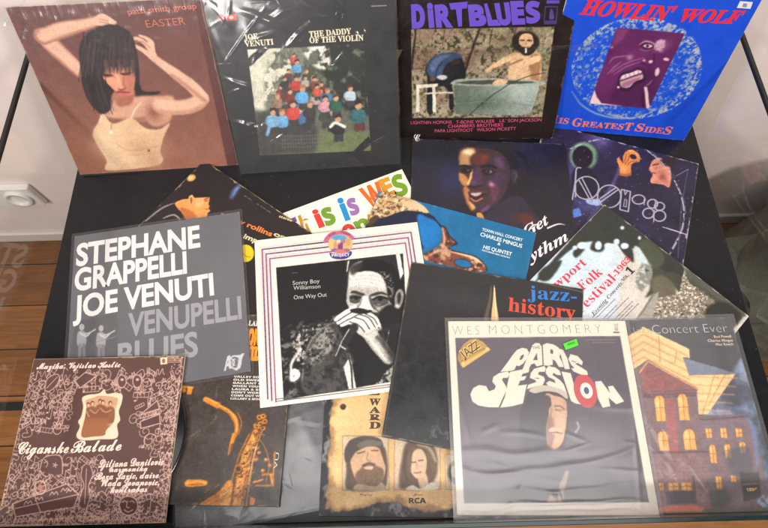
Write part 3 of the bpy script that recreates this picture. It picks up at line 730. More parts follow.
    for tx, a_, b_ in (("LIGHTNIN HOPKINS", (22,468),(176,466)),("T-BONE WALKER",(192,466),(338,462)),("LIL' SON JACKSON",(356,461),(514,457)),("CHAMBERS BROTHERS",(162,482),(370,476)),("PAPA LIGHTFOOT",(112,499),(256,496)),("WILSON PICKETT",(270,495),(418,490))):
        s.text(tx, z(a_)[0], z(b_)[0], 3.3, P, 'plain', .004)
    s.wear((150,130,110), .6); s.scuffs(24, (120,100,90), .3)
    finish(s, "dark brown sleeve with violet title over a photo of a man in a zinc bathtub", GL, M_INKG, M_CARDD)

def art_blue_globe():
    s = make_leaning(0.315, 0.4703, 0.6752, 0.001, -0.1398, 0.3076, -0.0046, base=(6, 66, 190), seed=14)
    z = zc(560,0,3.77)
    n = vnoise(N, 20, 21, 5, .75); n2 = vnoise(N, 62, 23, 3, .8)
    tmp = s.img.copy(); s.img[:] = 0; s.ell(z((290,256))[0], 66, 51, (1,1,1), .5, rot=-8); D = s.img[..., 0].copy()
    s.img[:] = 0; s.ell(z((272,270))[0], 59, 43, (1,1,1), 6, rot=-8); E_ = s.img[..., 0].copy(); s.img = tmp
    rim = np.clip(D-E_*.9, 0, 1)
    s._blend(D*np.clip((n-.56)*12, 0, 1)*np.clip((n2-.42)*8,0,1)*.7, (slice(0,N),slice(0,N)), (132,142,166), 1)
    s._blend(rim*np.clip((n2-.44)*12, 0, 1), (slice(0,N),slice(0,N)), (150,156,170), 1)
    s._blend(D*np.clip((n2-.63)*14, 0, 1)*.7, (slice(0,N),slice(0,N)), (168,174,186), 1)
    s.stroke(z((44,345),(80,395),(140,430),(220,446),(300,440),(350,420)), [.8,1.5,2,2,1.6,.8], (140,150,170), .6, .8)
    quad = z((215,103),(472,125),(335,410),(110,390))
    tmp = s.img.copy(); s.img[:] = 0; s.fill(quad, (1,1,1), .4); M = s.img[..., 0].copy(); s.img = tmp
    s.fill(quad, (84,24,78), .4)
    P=(206,172,184); w = zc(588,20,5.74); dk=(58,16,56)
    s.fill(w((160,50),(230,54),(200,110),(140,150)), (122,52,100), 3, .8, mask=M); s.fill(w((60,300),(160,190),(300,160),(360,200),(330,330),(200,420),(80,420)), (96,30,88), 6, .8, sm=True, mask=M)
    s.fill(w((230,300),(330,270),(400,330),(360,480),(200,490),(120,430)), (66,18,64), 5, .9, sm=True, mask=M)
    s.fill(w((386,140),(404,116),(444,116),(440,160),(424,182),(384,166)), P, 1.4, .9, sm=True, mask=M*np.clip((n2-.3)*5,0,1)); s.glow(w((420,150))[0], 9, 6, (170,120,146), .5, -20)
    s.stroke(w((296,140),(330,122),(376,134),(384,160)), [.8,1.6,1.4,.8], (176,132,154), .6); s.ell(w((342,150))[0], 6.4, 3.6, dk, .7); s.fill(w((318,146),(346,138),(372,148),(352,158),(330,156)), P, .5, sm=True); s.ell(w((342,148))[0], 1.6, 1.4, dk, .4); s.stroke(w((300,164),(330,176),(366,166)), 1.0, (140,90,124), .6, .8)
    s.ell(w((362,240))[0], 2.5, 1.7, P, .6); s.ell(w((450,225))[0], 3.0, 1.6, P, .6, rot=10); s.ell(w((398,298))[0], 2.2, 4.2, P, .9, rot=15); s.ell(w((322,232))[0], 1.8, 1.4, (170,126,150), .7); s.stroke(w((380,200),(376,240),(350,262),(310,244)), 1.6, dk, .9)
    for q_ in (((112,312),(150,270),(190,240)),((136,300),(210,252),(320,216)),((150,312),(220,268),(300,240)),((120,250),(150,216),(240,206)),((330,380),(352,366),(366,346))): s.stroke(w(*q_), [.5,1.4,.6], (160,112,140), .8, .75, mask=M)
    s.glow(w((240,214))[0], 3.5, 3, (176,130,154), .8, 30); s.glow(w((136,156))[0], 1.5, 1.2, P, .7)
    s.fill(w((170,350),(192,306),(250,290),(290,274),(330,310),(330,345),(280,372),(230,410),(176,396)), (46,10,46), 1.0, sm=True, mask=M)
    s.fill(w((182,345),(198,318),(244,306),(286,290),(314,312),(312,338),(272,352),(236,388),(192,384)), (176,138,150), .8, sm=True, mask=M*np.clip((n2-.16)*7,0,1))
    s.fill(w((190,330),(206,314),(244,304),(286,288),(308,300),(250,322),(204,342)), (212,186,188), .7, sm=True); s.stroke(w((186,350),(240,330),(312,306)), 1.4, (70,24,66), .7); s.fill(w((200,366),(240,348),(296,330),(290,342),(240,372),(204,386)), (150,96,122), .9, sm=True)
    for q_ in (((212,312),(216,332)),((236,306),(240,326)),((262,298),(266,316)),((286,290),(290,306))): s.stroke(w(*q_), .5, (120,70,100), .3, .8)
    s.ell(w((174,386))[0], 1.4, 1.2, P, .5); s.fill(w((5,482),(36,398),(50,446),(76,478),(196,494)), (216,188,190), .6, mask=M); s.fill(w((322,384),(340,384),(356,512),(336,512)), (206,176,184), .5, mask=M); s.fill(w((308,424),(322,420),(322,500),(312,500)), (46,10,46), .5, mask=M)
    s.photo(None, .5, .04, .03)
    R_=(206,34,48)
    s.text("HOWLIN'", z((72,52))[0], z((402,80))[0], 14.5, R_, 'serif', .025, .28); s.text("WOLF", z((436,80))[0], z((664,88))[0], 12.5, R_, 'serif', .025, .28)
    O=(214,108,86)
    for ch, a_, b_, h in (("H",(-40,462),(-12,463),8.2),("IS",(-8,464),(30,467),6.0),("G",(42,474),(78,477),8.6),("REATES",(80,477),(236,488),6.0),("T",(238,490),(268,492),8.2),("S",(280,493),(310,496),8.2),("IDE",(314,497),(384,503),6.0),("S",(386,504),(414,507),8.2)):
        s.text(ch, z(a_)[0], z(b_)[0], h, O, 'serif', .012)
    s.text("VOLUME ONE", z((88,481))[0], z((212,493))[0], 2.6, (24,40,120), 'serif')
    s.wear((150,160,190), .4)
    root = finish(s, "bright blue sleeve with red title, grey globe and purple singing face", GL, M_INKM, M_CARDW)
    z2 = zc(550,0,3.106); st = z2((590,3),(630,6),(622,27),(580,24))
    o = sticker(root, s, st, (206,208,206), .0004); q = z2((600,10),(612,10),(610,22),(597,21))
    s2 = sticker(root, s, q, (120,130,160), .0007, "sticker_mark"); s2.parent = o

art_wrapped_portrait(); art_group_photo(); art_bathtub(); art_blue_globe()
# ================================================================== sleeves lying on the case floor, lowest first
def art_smoker():
    s = make_flat(.315, -.332, .409, -37.6, .0045, base=(27, 20, 24), seed=21)
    z = zc(170,140,5.908); t = zc(200,200,7.54)
    s.mottle(.12, 6)
    sk=(226,152,82)
    s.fill(z((30,375),(70,350),(108,345),(112,330),(130,322),(146,340),(226,336),(234,352),(228,378),(236,392),(230,400),(236,420),(224,430),(218,452),(180,472),(110,470),(70,430)), sk, .5, sm=True)
    s.fill(z((110,345),(112,330),(128,322),(140,335),(142,368),(128,388),(112,372)), (238,170,104), .5, sm=True); s.fill(z((118,345),(128,338),(132,366),(122,376)), (150,86,44), .6, sm=True)
    s.fill(z((60,400),(110,410),(150,440),(150,475),(100,475)), (176,102,52), 1.5, sm=True); s.fill(z((150,345),(200,340),(196,380),(160,400)), (242,176,112), 1.6, sm=True)
    s.stroke(z((205,362),(222,358)), .9, (90,44,26), .4); s.stroke(z((212,408),(232,408)), .8, (120,60,36), .4); s.fill(z((196,350),(226,338),(232,345),(200,358)), (110,60,34), .4, a=.6)
    s.fill(z((104,335),(120,312),(180,305),(226,318),(236,335),(150,338),(130,322)), (20,15,20), .6, sm=True)
    s.ell(z((126,222))[0], 4.6, 3.2, (206,158,84), .8, rot=-25); s.ell(z((124,221))[0], 2.4, 1.6, (236,200,130), .8, rot=-25)
    s.stroke(z((365,335),(385,300),(418,262)), [4,6,4], (70,94,140), 1.6, .9); s.stroke(z((378,318),(400,282)), 2, (112,140,180), 1, .7)
    s.stroke(z((-150,480),(-60,410),(0,380),(30,372)), [1.2,1.6,1.2,.8], (176,170,168), .6, .8); s.stroke(z((-40,460),(20,440),(60,470)), [1,1.6,1], (200,196,190), .6, .8)
    s.photo(None, .8, .12, .05)
    s.text("sonny rollins", t((150,120))[0], t((536,276))[0], 5.0, (224,122,54), 'plain', .03); s.text("on", t((552,268))[0], t((640,300))[0], 4.6, (222,206,160), 'plain', .03)
    s.text("impulse!", t((324,286))[0], t((560,376))[0], 5.0, (222,206,160), 'plain', .03); s.text("stereo", t((594,130))[0], t((690,164))[0], 2.4, (214,200,150), 'bold', .01)
    s.ell(t((345,402))[0], 8.5, 8.8, (222,192,20), .5); s.stroke(t((320,400),(350,425),(380,430)), .8, (150,120,20), .4)
    for (a_, b_) in (((225,120),(690,440)),): s.stroke(z(a_,b_), 1.2, (150,130,84), .4, .8)
    r = random.Random(2)
    for i in range(26):
        f = r.random(); x, y = 225+465*f, 120+320*f; s.stroke(z((x-8,y+2),(x+8*r.random()+4,y+10)), 1+1.2*r.random(), (196,176,110), .4, .8)
    for i in range(16):
        f = r.random(); s.stroke(z((430+170*f,320+110*f),(436+170*f,324+112*f)), .8, (120,116,112), .4, .6)
    s.wear((180,160,120), .8, .016)
    finish(s, "worn dark sleeve with an orange man's profile, poking out behind the grey white-lettered sleeve", GF, M_INK, M_CARDD)

def art_colour_letters():
    s = make_flat(.315, -.047, .394, 21.6, .001, base=(238, 234, 214), seed=22)
    z = zc(280,150,5.486)
    def L(ch, qd, c): s.quadtext(ch, z(*qd), c, 'bold', .03)
    L("T", ((24,392),(84,366),(128,474),(92,490)), (120,60,140))
    L("h", ((96,362),(140,344),(196,446),(134,470)), (182,132,34)); L("i", ((172,332),(204,322),(250,418),(214,432)), (206,52,44)); L("s", ((216,326),(276,306),(316,398),(256,424)), (106,146,40))
    L("i", ((310,268),(342,258),(390,382),(358,392)), (0,136,196)); L("s", ((358,274),(408,256),(446,346),(392,366)), (146,104,166))
    L("W", ((428,216),(540,170),(600,290),(500,330)), (238,98,22)); L("E", ((538,166),(594,146),(640,240),(580,268)), (206,142,34)); L("S", ((602,148),(664,124),(714,240),(640,266)), (110,150,30))
    L("M", ((180,500),(260,470),(300,560),(220,590)), (238,98,22)); L("o", ((330,420),(396,396),(430,470),(360,500)), (206,52,44)); L("n", ((398,396),(470,366),(510,440),(440,474)), (110,150,40)); L("t", ((468,360),(500,346),(540,430),(510,444)), (206,142,34))
    s.wear((170,160,140), .3)
    # rounded corner of the card: a darker worn nick
    finish(s, "white sleeve with fat letters in orange, green, blue and purple, tucked behind the cream-bordered sleeve", GF, M_INK, M_CARDW)

def art_night_face():
    s = make_flat(.315, .212, .500, -4.0, .0045, base=(17, 17, 30), seed=23)
    z = zc(440,135,5.867); y = zc(400,120,2.515)
    s.glow(z((60,260))[0], 18, 22, (34,40,84), .9); s.glow(z((500,60))[0], 20, 18, (32,32,66), .8); s.glow((425,170), 18, 26, (24,26,46), .8)
    s.fill(z((96,110),(110,50),(200,20),(330,20),(440,60),(500,150),(500,280),(450,330),(430,220),(380,120),(250,80),(130,80)), (17,15,26), 1.5, sm=True); s.fill(z((380,120),(440,100),(510,160),(530,300),(480,380),(430,330),(440,220)), (15,14,24), 2.4, sm=True)
    for p_ in (((100,100),(140,60),(220,40)),((200,60),(260,66),(330,60)),((380,50),(440,66),(480,120)),((430,90),(480,150),(496,220)),((400,70),(460,140),(476,250))): s.stroke(z(*p_), [1,2.2,1], (44,54,92), 1.4, .35)
    s.fill(z((110,150),(122,80),(200,70),(330,90),(400,160),(410,260),(370,360),(300,430),(220,460),(160,410),(120,300)), (54,36,44), 1.2, sm=True)
    s.fill(z((114,168),(118,110),(150,80),(196,78),(200,110),(176,130),(172,176),(130,180)), (186,140,92), 2.2, sm=True); s.glow(z((165,100))[0], 5, 3, (250,232,190), .9)
    s.fill(z((190,120),(240,104),(290,120),(270,160),(210,170)), (86,42,32), 2.4, sm=True); s.glow(z((262,126))[0], 3, 2.4, (140,64,40), .6)
    s.fill(z((320,130),(360,136),(380,200),(350,190),(326,170)), (74,50,80), 2.6, sm=True); s.glow(z((350,160))[0], 5, 5, (100,62,98), .6)
    s.fill(z((112,226),(150,240),(170,280),(140,300),(116,270)), (180,122,74), 1.4, sm=True); s.stroke(z((186,206),(180,250),(164,290)), [1.5,2.6,2.2], (224,172,112), .8)
    s.stroke(z((118,184),(150,182),(186,190)), [2,3.4,2], (20,14,18), .8); s.fill(z((124,200),(156,192),(188,204),(176,222),(136,222)), (18,13,18), .9, sm=True); s.glow(z((166,208))[0], 1.2, 1, (150,120,90), .8)
    s.stroke(z((240,186),(290,178),(330,192)), [2,3.4,2], (18,14,24), .8); s.fill(z((244,206),(290,196),(326,212),(310,232),(260,230)), (22,16,28), .9, sm=True); s.ell(z((288,213))[0], 3, 1.7, (120,104,128), .6); s.ell(z((282,213))[0], 1.5, 1.6, (20,20,26), .4)
    s.fill(z((200,210),(236,196),(250,260),(230,300),(190,296),(180,280)), (64,40,66), 1.4, sm=True); s.stroke(z((170,300),(200,306),(236,296)), [1.6,2.4,1.6], (20,12,16), .8); s.glow(z((196,278))[0], 2.5, 2.4, (96,60,84), .9)
    s.fill(z((280,270),(330,280),(346,340),(320,390),(300,350)), (92,46,70), 2.4, sm=True); s.glow(z((303,290))[0], 2.6, 2.6, (220,150,190), .9); s.glow(z((340,250))[0], 6, 8, (60,42,74), .8)
    s.fill(z((150,300),(176,330),(170,380),(200,430),(180,440),(150,380),(134,320)), (168,106,62), 1.3, sm=True)
    s.fill(z((166,336),(200,330),(250,330),(274,336),(250,366),(210,384),(178,366)), (40,18,20), .8, sm=True); s.fill(z((178,342),(210,338),(244,338),(230,354),(206,358),(186,352)), (176,160,156), .8, sm=True)
    s.stroke(z((168,336),(206,330),(272,336)), 1.3, (100,46,40), .6); s.stroke(z((180,372),(210,388),(246,370)), 1.6, (176,100,70), .7)
    s.fill(z((170,390),(200,410),(206,432),(186,430)), (216,160,96), 1.2, sm=True); s.fill(z((240,440),(290,410),(280,440),(250,452)), (96,58,100), 1.4, sm=True)
    s.fill(z((420,210),(450,204),(462,240),(446,284),(424,280)), (48,34,48), 1, sm=True); s.stroke(z((430,222),(450,230),(440,268)), 1.2, (84,62,82), .7)
    s.fill(z((290,440),(380,380),(470,360),(560,460),(600,560),(260,560)), (36,30,48), 1.6, sm=True); s.glow(z((470,490))[0], 10, 6, (70,34,28), .8)
    s.fill(z((214,462),(244,460),(262,500),(230,496)), (190,140,66), .8, sm=True); s.fill(z((470,470),(530,460),(560,520),(500,540)), (80,36,28), 2, sm=True)
    s.photo(None, 1.2, .14, .05, 14, 1.0, 1.0)
    Wt=(232,222,222)
    s.text("C", (414.5,141.5), (421,141), 9.0, Wt, 'script', 0)
    s.stroke([(421,139),(426,137),(429,134.5)], [.8,1.4,.5], Wt, .3)
    s.text("Get", (526,237.5), (550,223), 10.5, Wt, 'serifital', .004, .2); s.text("R", (511,272), (523,266.5), 14, Wt, 'serifital', .004, .2); s.text("hythm", (521,268), (569,240), 11, Wt, 'serifital', .004, .25)
    s.stroke(y((372,272),(398,262),(416,264)), [1.6,1.2,.3], Wt, .3); s.stroke(y((318,340),(312,362),(300,380)), [1.6,1.4,.4], Wt, .3); s.stroke(y((322,282),(334,266),(352,262)), [1.2,1.4,.6], Wt, .3)
    s.wear((120,120,130), .6)
    finish(s, "midnight-blue sleeve with a smiling face lit in gold and violet", GF, M_INKG, M_CARDD)

def art_ring_worn():
    s = make_flat(.315, .438, .501, -20.7, .001, base=(34, 27, 54), seed=24)
    z = zc(560,120,3.773)
    s.mottle(.3, 7)
    s.glow(z((150,70))[0], 14, 12, (110,96,160), .8, 60); s.glow(z((60,200))[0], 14, 20, (84,74,140), .7); s.glow(z((110,320))[0], 14, 10, (70,80,150), .6)
    s.stroke(z((225,180),(200,240),(110,380)), [2,2.5,3], (112,104,160), 1.5, .7); s.fill(z((40,340),(70,330),(84,360),(40,372)), (74,112,190), .8); s.fill(z((96,300),(116,284),(150,300),(150,322),(110,318)), (150,164,200), .6, sm=True)
    s.ell(z((88,136))[0], 14, 14, (112,152,116), 2.2); s.ell(z((84,140))[0], 10.5, 11.5, (26,18,32), 1.2); s.fill(z((60,180),(110,180),(150,230),(160,290),(60,290),(40,230)), (24,19,38), 1.6, sm=True)
    O=(214,132,66); F=(216,140,116)
    s.fill(z((224,208),(227,184),(217,160),(214,146),(222,140),(230,152),(236,160),(238,136),(246,120),(258,112),(276,112),(298,126),(305,146),(298,158),(280,160),(270,168),(268,184),(270,208),(246,212)), O, .35)
    s.ell(z((276,138))[0], 3.6, 2.4, (34,27,50), .5, rot=25); s.stroke(z((262,116),(284,120),(300,142)), 1.2, (236,166,104), .5); s.stroke(z((236,162),(246,150),(250,128)), .9, (140,76,36), .4); s.stroke(z((246,166),(256,152),(260,134)), .9, (140,76,36), .4); s.stroke(z((256,168),(270,156),(292,156)), .9, (140,76,36), .4)
    s.fill(z((224,200),(246,204),(270,200),(270,210),(246,214),(224,210)), (168,92,44), .5); s.glow(z((240,184))[0], 3, 4, (234,160,96), .6)
    s.fill(z((352,152),(378,142),(412,156),(424,150),(434,160),(420,176),(418,204),(420,222),(412,254),(390,244),(346,238),(342,222),(350,206),(336,186),(342,170)), F, .5, sm=True)
    s.fill(z((380,150),(430,136),(440,170),(424,192),(414,176),(392,172)), (36,24,34), .8, sm=True); s.stroke(z((352,170),(372,166)), 1.4, (96,48,52), .5); s.stroke(z((344,198),(362,200)), 1.2, (140,64,62), .5); s.glow(z((388,214))[0], 5, 6, (146,74,66), .8); s.stroke(z((368,176),(362,186)), 1, (170,98,82), .6)
    s.photo(None, .8, .2, .07, 30)
    G=(160,156,172)
    s.stroke(z((60,200),(56,240),(46,300)), 1.3, G, .3); s.stroke(z((78,180),(60,190),(58,290)), 1.3, G, .3)
    s.ell(z((100,256))[0], 12.2, 11.4, G, .3, ring=1.35); s.stroke(z((82,218),(122,296)), 1.3, G, .3, sm=False); s.stroke(z((72,228),(112,300)), 1.3, G, .3, sm=False)
    s.ell(z((186,288))[0], 11.8, 11.3, G, .3, ring=1.35); s.stroke(z((220,262),(150,312)), 1.3, G, .3, sm=False); s.stroke(z((212,254),(152,296)), 1.3, G, .3, sm=False)
    s.stroke(z((232,262),(226,338),(258,346),(266,270),(232,262)), 1.3, G, .3, sm=False); s.stroke(z((242,262),(246,282),(256,266)), 1, G, .3, sm=False); s.stroke(z((244,300),(240,326),(250,328),(252,302),(244,300)), .8, G, .3, sm=False)
    for c_, rx, ry in (((297,300),6.4,4.6),((350,316),5.0,4.4),((376,326),5.0,4.0),((334,352),5.6,5.0),((376,362),6.2,5.4)):
        s.ell(z(c_)[0], rx, ry, G, .3, ring=1.35)
    s.stroke(z((318,300),(318,320)), 1, G, .3); s.stroke(z((356,340),(354,384)), 1, G, .3); s.stroke(z((360,304),(362,332)), 1, G, .3)
    n = vnoise(N, 60, 77, 3); msk = np.clip((n-.34)*6, 0, 1)
    t = np.linspace(-2.2, 1.3, 40); c = z((215,320))[0]
    P_ = [z((38,108))[0], z((110,80))[0], z((200,70))[0], z((280,88))[0], z((350,130))[0], z((410,190))[0], z((448,260))[0], z((468,330))[0], z((464,400))[0], z((440,460))[0], z((408,515))[0]]
    s.stroke(P_, 1.5, (186,184,190), .5, .9, mask=msk); s.stroke([(a_+1.4, b_-1) for a_, b_ in P_], .8, (140,138,150), .5, .6, mask=np.clip((vnoise(N,70,5,2)-.45)*8,0,1))
    s.stroke(z((388,404),(440,420),(476,432)), [.6,1.2,.8], (206,204,206), .4); s.stroke(z((440,210),(484,186)), .7, (170,170,178), .4, .7); s.stroke(z((484,186),(460,330),(446,520)), .6, (150,150,160), .4, .5)
    for i in range(90):
        r = random.Random(i); p = z((40+460*r.random(),60+420*r.random()))[0]; s.ell(p, .3+.5*r.random(), .3+.4*r.random(), (150,146,160), .3, .6)
    s.scuffs(60, (170,168,180), .4, 2, .04); s.wear((190,186,190), 1.0, .016)
    finish(s, "worn purple sleeve with a white ring of wear, an orange hand and outlined letters", GF, M_INK, M_CARD)

def art_silver():
    s = make_flat(.315, -.205, .120, 9.0, .001, base=(150, 152, 156), seed=25)
    s.S = .315
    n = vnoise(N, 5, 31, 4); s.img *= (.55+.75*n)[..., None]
    s.glow((305,440), 12, 24, (206,210,214), .7); s.stroke([(286,402),(310,430),(325,470)], [3,7,4], (96,98,102), 3, .6); s.stroke([(292,415),(320,405)], 4, (90,92,96), 2, .6)  # pale glow: the plastic's sheen painted into the print colour
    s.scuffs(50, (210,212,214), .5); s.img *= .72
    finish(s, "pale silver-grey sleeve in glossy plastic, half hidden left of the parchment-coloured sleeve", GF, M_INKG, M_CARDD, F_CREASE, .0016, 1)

def art_parchment():
    s = make_flat(.315, .050, .116, -2.0, .0045, base=(216, 178, 122), seed=26)
    z = zc(300,380,3.565)
    n = vnoise(N, 5, 41, 5); s.img *= (.9+.2*n)[..., None]
    s.glow(z((300,430))[0], 40, 6, (232,194,130), .6); s.glow(z((130,300))[0], 8, 30, (226,190,130), .6)
    nn = vnoise(N, 20, 43, 4); edge = np.minimum(s.U-.024, (1-s.V)-.034+.02*np.sin(s.U*14)); k_ = np.clip((.018*(nn-.15)*2-edge)/.008, 0, 1)
    k2 = np.clip((.05*(nn-.1)*2-edge)/.03, 0, 1)*.6
    al = (slice(0,N),slice(0,N))
    s._blend(k2, al, (120,84,50), 1); s._blend(k_, al, (33,34,37), 1)
    n3 = vnoise(N, 30, 47, 3); s._blend(k_*np.clip((n3-.58)*6, 0, 1), al, (120,120,122), 1)
    s.ell(z((153,95))[0], 3.0, 3.0, (44,34,26), .4); s.ell(z((151,92))[0], 1.2, 1.0, (84,66,50), .5)
    D=(70,48,32)
    for ch, y0, y1 in (("R",-30,-4),("E",26,54),("W",66,91),("A",95,118),("R",122,144),("D",149,174)): s.quadtext(ch, z((248,y0),(288,y0),(286,y1),(246,y1)), D, 'serif', .03)
    # three sepia portraits
    B=(196,176,148)
    for r_ in (z((150,198),(316,200),(318,393),(148,394)), z((336,205),(500,206),(503,393),(334,393)), z((517,265),(600,265),(600,392),(519,392))):
        s.fill([(a_, b_) for a_, b_ in r_], (134,106,72), .5); c_ = np.mean(r_, 0); s.fill([(c_[0]+(a_-c_[0])*.975, c_[1]+(b_-c_[1])*.975) for a_, b_ in r_], B, .5)
    s.ell(z((240,310))[0], 21, 24, (172,152,126), 3)
    s.fill(z((165,330),(172,270),(250,225),(300,240),(312,300),(310,350),(290,392),(170,392)), (86,70,58), 1.5, sm=True)
    s.fill(z((180,300),(192,262),(240,238),(280,244),(298,290),(304,322),(290,360),(240,384),(200,360)), (196,160,126), .7, sm=True)
    s.fill(z((196,340),(214,318),(242,296),(270,306),(296,320),(296,352),(270,382),(224,384),(202,366)), (112,88,68), 1.0, sm=True)
    s.fill(z((160,290),(158,250),(180,214),(230,200),(280,208),(294,226),(290,238),(240,236),(200,256),(176,290)), (74,66,62), .7, sm=True); s.fill(z((206,226),(250,214),(290,222),(292,234),(246,236),(212,244)), (104,94,86), .6, sm=True)
    s.stroke(z((204,262),(230,256)), 1.1, (84,60,46), .5); s.stroke(z((254,252),(278,252)), 1.1, (84,60,46), .5); s.stroke(z((242,260),(238,284),(250,290)), 1.0, (150,114,86), .6); s.stroke(z((224,306),(244,298),(266,302)), 1.8, (92,68,52), .6); s.fill(z((226,314),(246,308),(262,312),(248,322)), (206,170,146), .5, sm=True)
    r = random.Random(5)
    for i in range(50): x, y = 204+86*r.random(), 318+58*r.random(); s.stroke(z((x,y),(x+4-8*r.random(),y+14)), .4, r.choice([(150,124,98),(80,62,50)]), .3, .6)
    s.fill(z((196,394),(206,372),(270,380),(290,366),(300,394)), (168,146,122), 1, sm=True)
    s.fill(z((352,370),(362,280),(380,225),(430,212),(476,236),(492,300),(480,360),(440,392),(372,390)), (94,76,62), 2, sm=True)
    s.fill(z((388,300),(396,258),(424,244),(448,266),(452,310),(438,344),(416,352),(396,330)), (206,178,146), .7, sm=True); s.fill(z((420,345),(446,330),(456,372),(430,386)), (196,168,138), 1, sm=True)
    s.fill(z((384,300),(390,250),(420,226),(470,240),(488,300),(474,330),(456,280),(430,246),(402,262),(394,330)), (104,84,66), .9, sm=True); s.stroke(z((420,232),(462,246),(484,290)), [1.5,3,2], (206,186,156), 1.2, .7); s.stroke(z((380,250),(372,310),(380,360)), [2,3,2], (66,54,46), 1, .8)
    s.stroke(z((398,294),(412,292)), 1.0, (70,50,42), .4); s.stroke(z((424,288),(440,286)), 1.0, (70,50,42), .4); s.stroke(z((416,296),(414,314),(422,318)), .8, (166,132,104), .6); s.stroke(z((408,332),(422,332),(432,328)), 1.2, (140,80,66), .5)
    s.fill(z((380,392),(400,376),(430,388),(470,366),(488,392)), (214,204,186), .8, sm=True)
    s.ell(z((560,330))[0], 9, 12, (64,70,64), 2); s.ell(z((556,326))[0], 5, 7, (176,164,140), 1.2)
    s.photo(None, .6, .07, .04)
    s.text("Waylon", z((212,411))[0], z((258,412))[0], 2.2, D, 'script', 0); s.text("Jessi", z((402,411))[0], z((438,411))[0], 2.2, D, 'script', 0)
    s.text("RCA", z((388,439))[0], z((450,439))[0], 4.8, (58,40,28), 'bold', .03)
    s.scuffs(30, (120,90,60), .4, 3, .03)
    finish(s, "parchment-coloured sleeve with burnt black edges and two sepia portraits", GF, M_INK, M_CARDD)

def art_teal():
    s = make_flat(.315, .092, .346, -18.8, .008, base=(0, 100, 146), seed=27)
    z = zc(360,180,4.267); y = zc(370,200,7.54)
    s.fill([(360,180),(560,230),(520,400),(300,400)], s.grad((420,200),(0,102,154),(530,270),(4,98,138)), 1); s.mottle(.05, 5)
    nv=(16,24,52)
    s.fill(z((20,200),(60,140),(200,120),(300,146),(330,185),(300,200),(260,170),(250,210),(262,300),(60,320)), nv, .6, sm=True)
    s.fill(z((246,150),(290,160),(330,180),(344,230),(320,270),(280,290),(256,250)), (0,112,182), 1.4, sm=True)
    n = vnoise(N, 70, 51, 3)
    fur = z((28,186),(62,100),(100,46),(170,66),(240,88),(296,140),(240,132),(180,132),(110,156),(60,166))
    s.fill(fur, (196,160,112), .6, sm=True); tmp = s.img.copy(); s.img[:] = 0; s.fill(fur, (1,1,1), .5, sm=True); M = s.img[..., 0].copy(); s.img = tmp
    s.fill(z((0,0),(400,0),(400,220),(0,220)), (74,48,34), .5, .8, mask=M*np.clip((n-.5)*8, 0, 1)); s.fill(z((0,0),(400,0),(400,220),(0,220)), (240,222,190), .5, .8, mask=M*np.clip((vnoise(N,50,53,3)-.56)*8, 0, 1))
    s.fill(z((190,92),(246,92),(292,136),(240,124),(200,116)), (226,182,146), .8, sm=True); s.fill(z((28,190),(60,150),(80,160),(50,190)), (70,50,30), 1.2, sm=True)
    s.stroke(z((290,140),(340,190),(372,236),(412,268)), [.8,1.6,2.4,.8], nv, .5)
    body = z((268,322),(310,296),(340,280),(352,232),(346,196),(362,200),(384,240),(412,270),(384,280),(392,300),(440,312),(500,330),(534,362),(540,388),(500,392),(430,388),(400,372),(300,350))
    s.fill(body, (120,66,46), .7, sm=True); tmp = s.img.copy(); s.img[:] = 0; s.fill(body, (1,1,1), .6, sm=True); M = s.img[..., 0].copy(); s.img = tmp
    s.fill(z((200,180),(560,180),(560,420),(200,420)), (206,164,122), 1, .85, mask=M*np.clip((vnoise(N,34,55,3)-.5)*7, 0, 1)); s.fill(z((200,180),(560,180),(560,420),(200,420)), (60,28,30), 1, .8, mask=M*np.clip((vnoise(N,40,57,3)-.55)*8, 0, 1))
    s.stroke(z((352,206),(360,250),(350,290)), [1.2,2.4,1.6], (214,156,130), .9); s.stroke(z((395,308),(460,322),(520,352)), [1,3,1.6], (228,196,156), 1); s.stroke(z((300,320),(340,300),(390,306)), [2,3,2], (214,180,150), 1.2, .8)
    s.ell(z((440,356))[0], 9.5, 4.2, (0,98,152), .6, rot=12); s.ell(z((440,356))[0], 9.5, 4.2, (70,34,34), .5, rot=12, ring=1.0)
    s.stroke(z((346,196),(362,200),(384,240),(414,270),(390,282)), 1.1, (28,20,34), .4); s.stroke(z((392,300),(440,312),(500,330),(534,362),(540,388)), 1.1, (28,20,34), .4)
    s.photo(None, .8, .08, .04)
    Wt=(222,232,232)
    for tx, a_, b_, h in (("TOWN HALL CONCERT",(520,216),(692,263),3.0),("CHARLES MINGUS",(512,238),(690,290),3.9),("&",(586,276),(598,280),2.8),("HIS QUINTET",(525,292),(646,324),3.7),("FEATURING ERIC DOLPHY",(520,302),(640,336),1.5)):
        s.text(tx, z(a_)[0], z(b_)[0], h, Wt, 'plain', .016)
    s.wear((150,180,190), .4)
    finish(s, "teal sleeve with a brown carved scroll and small white lettering", GF, M_INK, M_CARDD)

